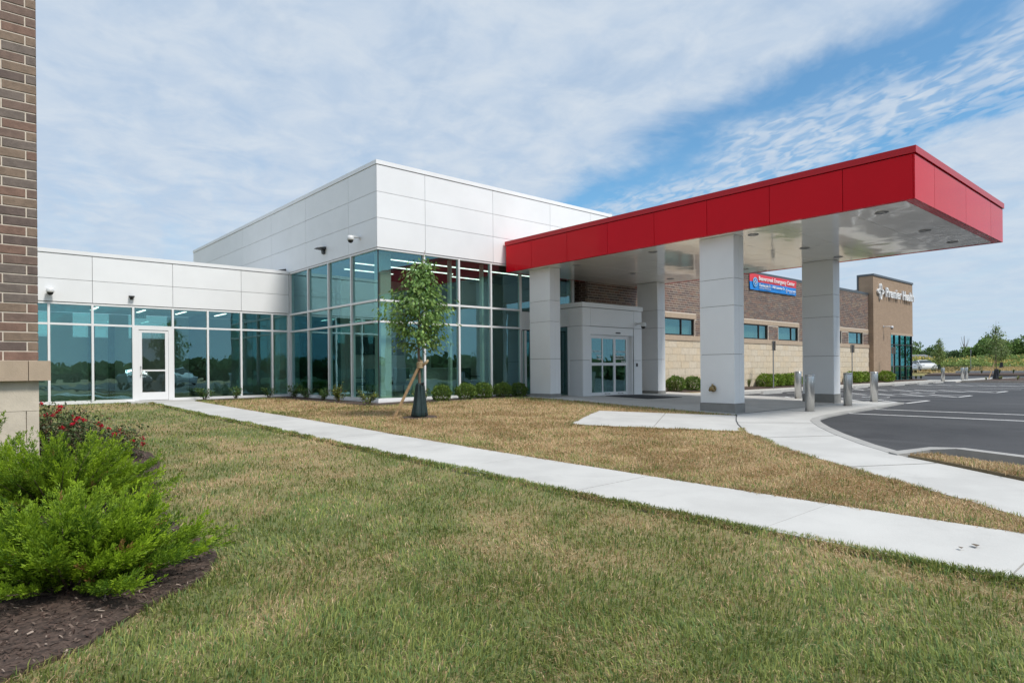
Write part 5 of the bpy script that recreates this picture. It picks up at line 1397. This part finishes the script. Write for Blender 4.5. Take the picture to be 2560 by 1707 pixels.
fb = strip('road_bed', [(83.7, -80), (83.7, 0), (83.7, 24)], -3.2, 0, -.2, lambda x, y: -.05 + (x - 83.7) * .06, SOIL); kind(fb, 'structure')
rw = lthing('low_wall', 'low pale concrete wall along the edge of the dry grass field', 'wall', (87, 0, 0))
for k in range(20):
    y0 = -72 + k * 4.8
    if y0 < 21: box('wall_block', -.15, .15, y0 + .01, min(y0 + 4.79, 21.8), -.1, .36, CONC, rw)
# two parked cars
def car(label, loc, rz, paint, seed=0):
    t = lthing('parked_car', label, 'car', loc, 'cars parked at the far end of the lot')
    # side profile (x forward, z up) lofted across the width
    prof = [(-2.25, .42), (-2.28, .62), (-2.22, .86), (-1.98, .98), (-1.62, 1.02), (-1.15, 1.30), (-.70, 1.43), (.0, 1.46), (.45, 1.40), (1.05, 1.08), (1.35, .98), (1.95, .88), (2.2, .72), (2.25, .48), (2.2, .3), (-2.2, .28)]
    V = []; F = []; ys = (-.88, -.84, -.5, .5, .84, .88); n = len(prof)
    for i, y in enumerate(ys):
        for x, z in prof:
            nar = 1.0
            zz = z; xx = x
            if abs(y) > .86: xx = x * .97; zz = min(z, .86) if z > .86 else z
            elif abs(y) > .8 and z > 1.05: zz = z - .05
            yy = y * (.80 if z > 1.25 else .90 if z > 1.05 else 1.0)
            V.append((xx, yy, zz))
    for i in range(len(ys) - 1):
        for k in range(n): F.append((i * n + k, i * n + (k + 1) % n, (i + 1) * n + (k + 1) % n, (i + 1) * n + k))
    F.append(tuple(range(n))); F.append(tuple((len(ys) - 1) * n + k for k in reversed(range(n))))
    obj('body', V, F, paint, t, False)
    CG = MATS.get('car_glass') or mat('car_glass', (.02, .03, .035), .05, spec=.7)
    for sd in (-1, 1):
        y0 = sd * .765
        for nm, q in (('side_window', [(-1.32, 1.06), (-.78, 1.36), (-.12, 1.39), (-.12, 1.04)]), ('side_window', [(-.05, 1.04), (-.05, 1.39), (.40, 1.33), (.95, 1.06)])):
            V = [(x, y0 + sd * (.055 - .09 * (z - 1.04)), z) for x, z in q] + [(x, y0 + sd * (.0 - .09 * (z - 1.04)), z) for x, z in q]
            obj(nm, V, [(0, 1, 2, 3), (7, 6, 5, 4), (0, 4, 5, 1), (1, 5, 6, 2), (2, 6, 7, 3), (3, 7, 4, 0)], CG, t)
        for x in (-1.42, 1.40):
            wv = MB().lathe([(.16, -.10), (.31, -.11), (.33, -.06), (.33, .06), (.31, .11), (.16, .10)], (x, sd * .80, .33), 18, 'Y').obj('tyre', BLACK, t, True)
            MB().lathe([(.05, -.115), (.20, -.112), (.20, .112), (.05, .115)], (x, sd * .80, .33), 14, 'Y').obj('rim', STEELD, wv)
        box('headlight', 2.02, 2.16, sd * .66 - .14, sd * .66 + .14, .70, .83, LAMPG, t)
        box('tail_light', -2.285, -2.2, sd * .68 - .14, sd * .68 + .14, .72, .90, REDC, t)
        box('mirror', .78, .95, sd * .93 - .07, sd * .93 + .07, .98, 1.10, paint, t)
    obj('windscreen', [(.50, -.60, 1.385), (.50, .60, 1.385), (1.06, .68, 1.085), (1.06, -.68, 1.085), (.52, -.60, 1.405), (.52, .60, 1.405), (1.08, .68, 1.10), (1.08, -.68, 1.10)], BF, CG, t)
    obj('rear_window', [(-1.14, -.6, 1.32), (-1.14, .6, 1.32), (-1.60, .66, 1.04), (-1.60, -.66, 1.04), (-1.16, -.6, 1.335), (-1.16, .6, 1.335), (-1.62, .66, 1.05), (-1.62, -.66, 1.05)], BF, CG, t)
    t.rotation_euler = (0, 0, rz); return t
CARS = mat('silver_paint', (.50, .53, .56), .25, metal=.5); CARW = mat('white_paint', (.78, .79, .80), .2)
cz = Z(89, 26.6)
car('silver car parked at the far end beside the tan tower', (89.2, 27.6, cz), R(205), CARS); car('white car parked just right of the silver one at the far end', (93.5, 27.0, Z(93.5, 27)), R(215), CARW)

# distant trees: trunk, limbs and a crown of leaf clumps
def big_tree_mesh(seed, rx, rz_, h, n, cols, leaf=.45):
    rg = np.random.default_rng(seed); lobes = []
    for k in range(11):
        a = rg.uniform(0, 6.28); q = rg.uniform(.15, .85); lobes.append((np.array([math.cos(a) * rx * q, math.sin(a) * rx * q, h * .45 + rg.uniform(-.25, 1.0) * rz_ * .8]), rg.uniform(.30, .52) * rx))
    C = []
    for c, r_ in lobes:
        d = rg.normal(size=(n // 11, 3)); d /= np.linalg.norm(d, axis=1, keepdims=True)
        C.append(c + d * r_ * rg.uniform(.55, 1.08, (n // 11, 1)) * np.array([1, 1, .8]))
    C = np.concatenate(C)
    v, f = quad_leaves(C, rg.uniform(.6, 1.3, len(C)) * leaf, None, 0, .8, rg)
    col = leaf_cols(len(C), cols, (3, 3, 2), rg, .22)
    return v, f, col, lobes
KINDS = []
for sd, rx, rz_, h, cols in ((201, 3.4, 3.2, 6.2, [(.13, .21, .06), (.18, .28, .08), (.09, .155, .05)]), (202, 3.0, 2.4, 4.6, [(.09, .155, .065), (.13, .20, .075), (.07, .12, .055)]), (203, 2.6, 2.8, 5.2, [(.15, .25, .07), (.21, .33, .09), (.11, .18, .05)])):
    v, f, col, lobes = big_tree_mesh(sd, rx, rz_, h, 2600, cols)
    t = lthing('field_tree', '', 'tree', (0, 0, 0), 'trees beyond the field')
    bulk('crown', v, f, FARLEAF, t, col)
    mb = MB().tube([(0, 0, -.5), (.05, 0, h * .25), (0, .1, h * .55)], [.24, .18, .12], 7)
    for c, r_ in lobes[:6]: mb.tube([(0, 0, h * .25), (c[0] * .5, c[1] * .5, h * .25 + (c[2] - h * .25) * .55), tuple(c)], [.10, .07, .03], 5)
    mb.obj('trunk', BARK, t); KINDS.append(t)
far_list = []
# (X, Y, scale, kind) - the belt behind the field, right of the tower
belt = [(170, 52.5, 1.05, 0), (166, 50, .75, 2), (172, 49, .82, 1), (178, 50.0, .95, 0), (205, 55, .95, 1), (208, 53.2, 1.0, 1), (206, 51.2, .92, 1), (210, 50, .95, 1), (208, 48, .95, 1), (204, 46.2, 1.0, 1), (196, 44.0, 1.05, 1), (178, 38.8, 1.28, 0), (176, 36.6, 1.42, 2), (180, 34.2, 1.2, 0), (178, 41.2, 1.05, 2), (182, 32.0, 1.05, 1), (180, 29.8, 1.12, 1), (178, 27.4, 1.2, 0), (182, 25, 1.1, 1), (180, 22, 1.2, 0), (184, 18, 1.1, 1)]
words_ = ['tall', 'rounded', 'dense', 'broad', 'low', 'dark', 'bushy', 'loose', 'spreading', 'pale', 'full', 'bright', 'large', 'heavy', 'leafy', 'deep green', 'shaded', 'thick', 'high', 'wide', 'outer']
pos_ = ['immediately right of the tan tower', 'hugging the tower edge above the parked cars', 'second in the line right of the tower', 'behind the slim young tree near the cars', 'at the left end of the low far hedge line', 'in the low far hedge line right of the small roof', 'in the low hedge line left of the bare tree', 'just left of the bare dead tree', 'just right of the bare dead tree', 'between the bare tree and the far sign post', 'above the far sign post', 'left behind the crown of the bagged young tree', 'behind the bagged young tree', 'right behind the crown of the bagged young tree', 'between the far sign post and the bagged young tree', 'right of the bagged young tree', 'second right of the bagged young tree', 'near the right edge of the picture', 'at the right edge of the picture', 'just past the right edge in the far line', 'beyond the right edge in the far line']
usedk = set()
for (x, y, s, k), wd_, ps in zip(belt, words_, pos_):
    src = KINDS[k]; lb = '%s tree beyond the field %s' % (wd_, ps); z = .6
    if k not in usedk: usedk.add(k); put(src, (x, y, z), rnd.uniform(0, 6), s * .9); src['label'] = lb
    else: copy_tree(src, (x, y, z), rnd.uniform(0, 6), s * .9, lb)
dt = lthing('dead_tree', 'bare leafless tree standing above the far hedge line', 'tree', (200, 48.2, .6))
rg = np.random.default_rng(5); mb = MB()
for k in range(9):
    a = rg.uniform(0, 6.28); z0 = rg.uniform(2, 5); mb.tube([(0, 0, z0), (math.cos(a) * .7, math.sin(a) * .7, z0 + 1.6), (math.cos(a) * 1.1, math.sin(a) * 1.1, z0 + 3.0)], [.07, .045, .02], 5)
MB().tube([(0, 0, -.5), (.1, 0, 4), (.0, 0, 8.2)], [.16, .12, .03], 6).obj('trunk', BARK, dt); mb.obj('branches', BARK, dt)
hs = lthing('field_house', 'small house with grey pitched roof half hidden behind the weeds', 'house', (158, 46.5, .4), None)
ROOF = mat('grey_roof', (.20, .21, .23), .8)
box('wall', -3.5, 3.5, -3, 3, 0, 1.9, mat('house_wall', (.30, .31, .32), .8), hs)
obj('roof', [(-4, -3.8, 1.85), (4, -3.8, 1.85), (4, 3.8, 1.85), (-4, 3.8, 1.85), (-1.5, -1.2, 3.0), (1.5, -1.2, 3.0), (1.5, 1.2, 3.0), (-1.5, 1.2, 3.0)], BF, ROOF, hs)
hs.rotation_euler = (0, 0, R(18))

# weed field: green growth with ochre tops on uneven mounds
rg = np.random.default_rng(91)
n = 42000
x = rg.uniform(118, 160, n); y = rg.uniform(-5, 62, n)
md = fbm(x, y, .10, 5, 3); hmax = .5 + 2.5 * np.clip(md - .25, 0, 1) + .5 * fbm(x, y, .5, 8, 2); q = rg.uniform(0, 1, n) ** .6
c = np.stack([x, y, zg(x, y) + hmax * q], 1)
v, f = quad_leaves(c, rg.uniform(.22, .5, n), None, -.8, .45, rg)
gold = (q > .74) & (fbm(x, y, .16, 14, 2) > .44)
base = np.array([(.22, .30, .09), (.29, .37, .12), (.17, .25, .08)])[rg.choice(3, n)]
gc = np.array([(.50, .39, .12), (.56, .44, .15), (.42, .36, .12)])[rg.choice(3, n)]
cc = np.where((gold & (rg.uniform(size=n) < .75))[:, None], gc, base) * (1 + rg.normal(size=(n, 1)) * .2)
o = bulk('weed_field', v, f, FARLEAF, None, np.repeat(np.clip(cc, .01, 1), 4, axis=0)); kind(o, 'stuff'); tag(o, 'rough field of green weeds with ochre seed heads beyond the dry grass', 'weeds')
n = 16000
x = rg.uniform(88, 122, n); y = rg.uniform(-5, 50, n)
c = np.stack([x, y, zg(x, y) - .02], 1); ax = rg.normal(size=(n, 3)) * .35 + np.array([0, 0, 1])
v, f = quad_leaves(c, rg.uniform(.2, .42, n), None, 0, .2, rg, ax)
cc = np.array([(.55, .42, .20), (.48, .35, .16), (.60, .47, .26)])[rg.choice(3, n)]
o = bulk('dry_grass_field', v, f, FARLEAF, None, np.repeat(cc, 4, axis=0)); kind(o, 'stuff'); tag(o, 'strip of tall tan dry grass behind the low wall', 'grass')
# island planting, yews behind the wall, young trees with bags
PAL = [(.14, .22, .06), (.20, .28, .08), (.11, .17, .06), (.26, .32, .11)]
young_tree('island_tree', 'young thin-crowned tree with a black bag on the far planted island', (62.5, 12.95, -.13), 4.7, 1.9, 1.05, 24, 1200, .14, 15, .10, PAL)
water_bag((62.5, 12.95, -.13), 'black watering bag at the foot of the island tree', BAGK, 1.1, 9)
s5 = thing('tree_stake', 'pale slanting stake leaning on the far island tree', 'stake', (61.9, 13.2, -.13)); MB().tube([(61.75, 13.3, -.2), (62.45, 13.0, 1.35)], .04, 6).obj('post', WOOD, s5)
young_tree('road_tree', 'slim young tree standing behind the parked cars', (97.9, 26.4, Z(97.9, 26.4)), 4.6, 1.3, .95, 34, 1600, .17, 16, .08, PAL)
water_bag((97.9, 26.4, Z(97.9, 26.4)), 'black watering bag at the foot of the slim tree behind the parked cars', BAGK, 1.2, 10)
young_tree('road_tree', 'young tree seen behind the island tree beyond the low wall', (112, 22.6, Z(112, 22.6)), 4.8, 1.4, 1.1, 34, 1500, .18, 17, .05, PAL)
water_bag((112, 22.6, Z(112, 22.6)), 'black watering bag beyond the low wall right of the island tree', BAGK, 1.25, 11)
yw = boxwood('clipped_yew', .62, .42, 900, 8, [(.045, .085, .03), (.06, .11, .035), (.03, .06, .025)])
for i, (x, y, lb) in enumerate(((89.8, 24.4, 'dark rounded yew right of the slim tree behind the parked cars'), (91.0, 23.4, 'dark rounded yew behind the leftmost far bollard'), (93.4, 22.6, 'dark rounded yew left of the far sign post'), (93.6, 21.4, 'dark rounded yew right of the far sign post'))):
    if i == 0: put(yw, (x, y, Z(x, y)), 0, 1); yw['label'] = lb; yw['group'] = 'dark yews at the field edge'
    else: copy_tree(yw, (x, y, Z(x, y)), i, 1, lb, 'dark yews at the field edge')
tuft_src = grass_clump((56.0, 12.2, -.13), 'low pale green tuft at the left tip of the planted island', .32, 60, 77, (.28, .30, .12))
tl = ((58.5, 11.9, 'low pale tuft on the planted island left of the stake'), (61, 12.3, 'low pale tuft on the planted island below the far bollards'), (64, 11.8, 'low pale tuft on the planted island beside the stake foot'), (57.2, 10.6, 'low pale tuft in the front of the planted island'), (59.6, 10.1, 'low pale tuft in the front of the planted island, second from its tip'), (62.5, 10.4, 'low pale tuft on the planted island in front of the black bag'), (60.5, 9.0, 'low pale tuft on the planted island near the right edge'), (65.5, 10.6, 'low pale tuft on the planted island right of the black bag'))
for i, (x, y, lb) in enumerate(tl): copy_tree(tuft_src, (x, y, -.13), i * 1.3, 1.1, lb)
pt = grass_clump((85.4, 20.2, .04), 'upright green tuft left end of the bed before the low wall', .62, 60, 78, (.12, .17, .06))
for i, (y, lb) in enumerate(((19.0, 'upright green tuft behind the far bollards before the low wall'), (17.4, 'upright green tuft before the low wall right of the island bag'), (16.2, 'upright green tuft before the low wall near the right edge'), (15.2, 'upright green tuft before the low wall at the right edge'))): copy_tree(pt, (85.4, y, .04), i, 1.1, lb)

# ------------------------------------------------------------------ what stands behind the camera and shows in the glass
rg = np.random.default_rng(95)
n = 30000
a = rg.uniform(R(150), R(345), n); rr = rg.uniform(62, 74, n); x = rr * np.cos(a); y = rr * np.sin(a)
hm = .8 + 3.2 * fbm(np.degrees(a), a * 0, .09, 4, 4); q = rg.uniform(0, 1, n)
c = np.stack([x, y, -.3 + hm * q], 1); v, f = quad_leaves(c, rg.uniform(.8, 1.7, n), None, 0, .8, rg)
cc = np.array([(.13, .20, .07), (.18, .26, .09), (.10, .16, .06)])[rg.choice(3, n)]
o = bulk('tree_belt', v, f, FARLEAF, None, np.repeat(cc, 4, axis=0)); kind(o, 'stuff'); tag(o, 'belt of green trees reflected in the glass walls', 'trees')
sr = strip('south_road', [(-60, -16), (0, -16), (7.4, -16)], -9, 0, -.4, lambda x, y: -.27, ASPH); kind(sr, 'structure')

for x, y, a, p, lb in ((11.5, -13.5, 92, CARS, 'silver car behind the photographer, reflected left of the white door'), (14.8, -14, 88, CARW, 'white car behind the photographer, reflected right of the white door'), (20.5, -13.6, 90, CARS, 'silver car behind the photographer, reflected beside the glass corner'), (26.5, -14, 92, mat('dark_paint', (.03, .035, .04), .2), 'dark car behind the photographer, reflected in the lobby front glass')):
    o = car(lb, (x, y, LOTZ), R(a), p); o['group'] = 'cars reflected in the glass'
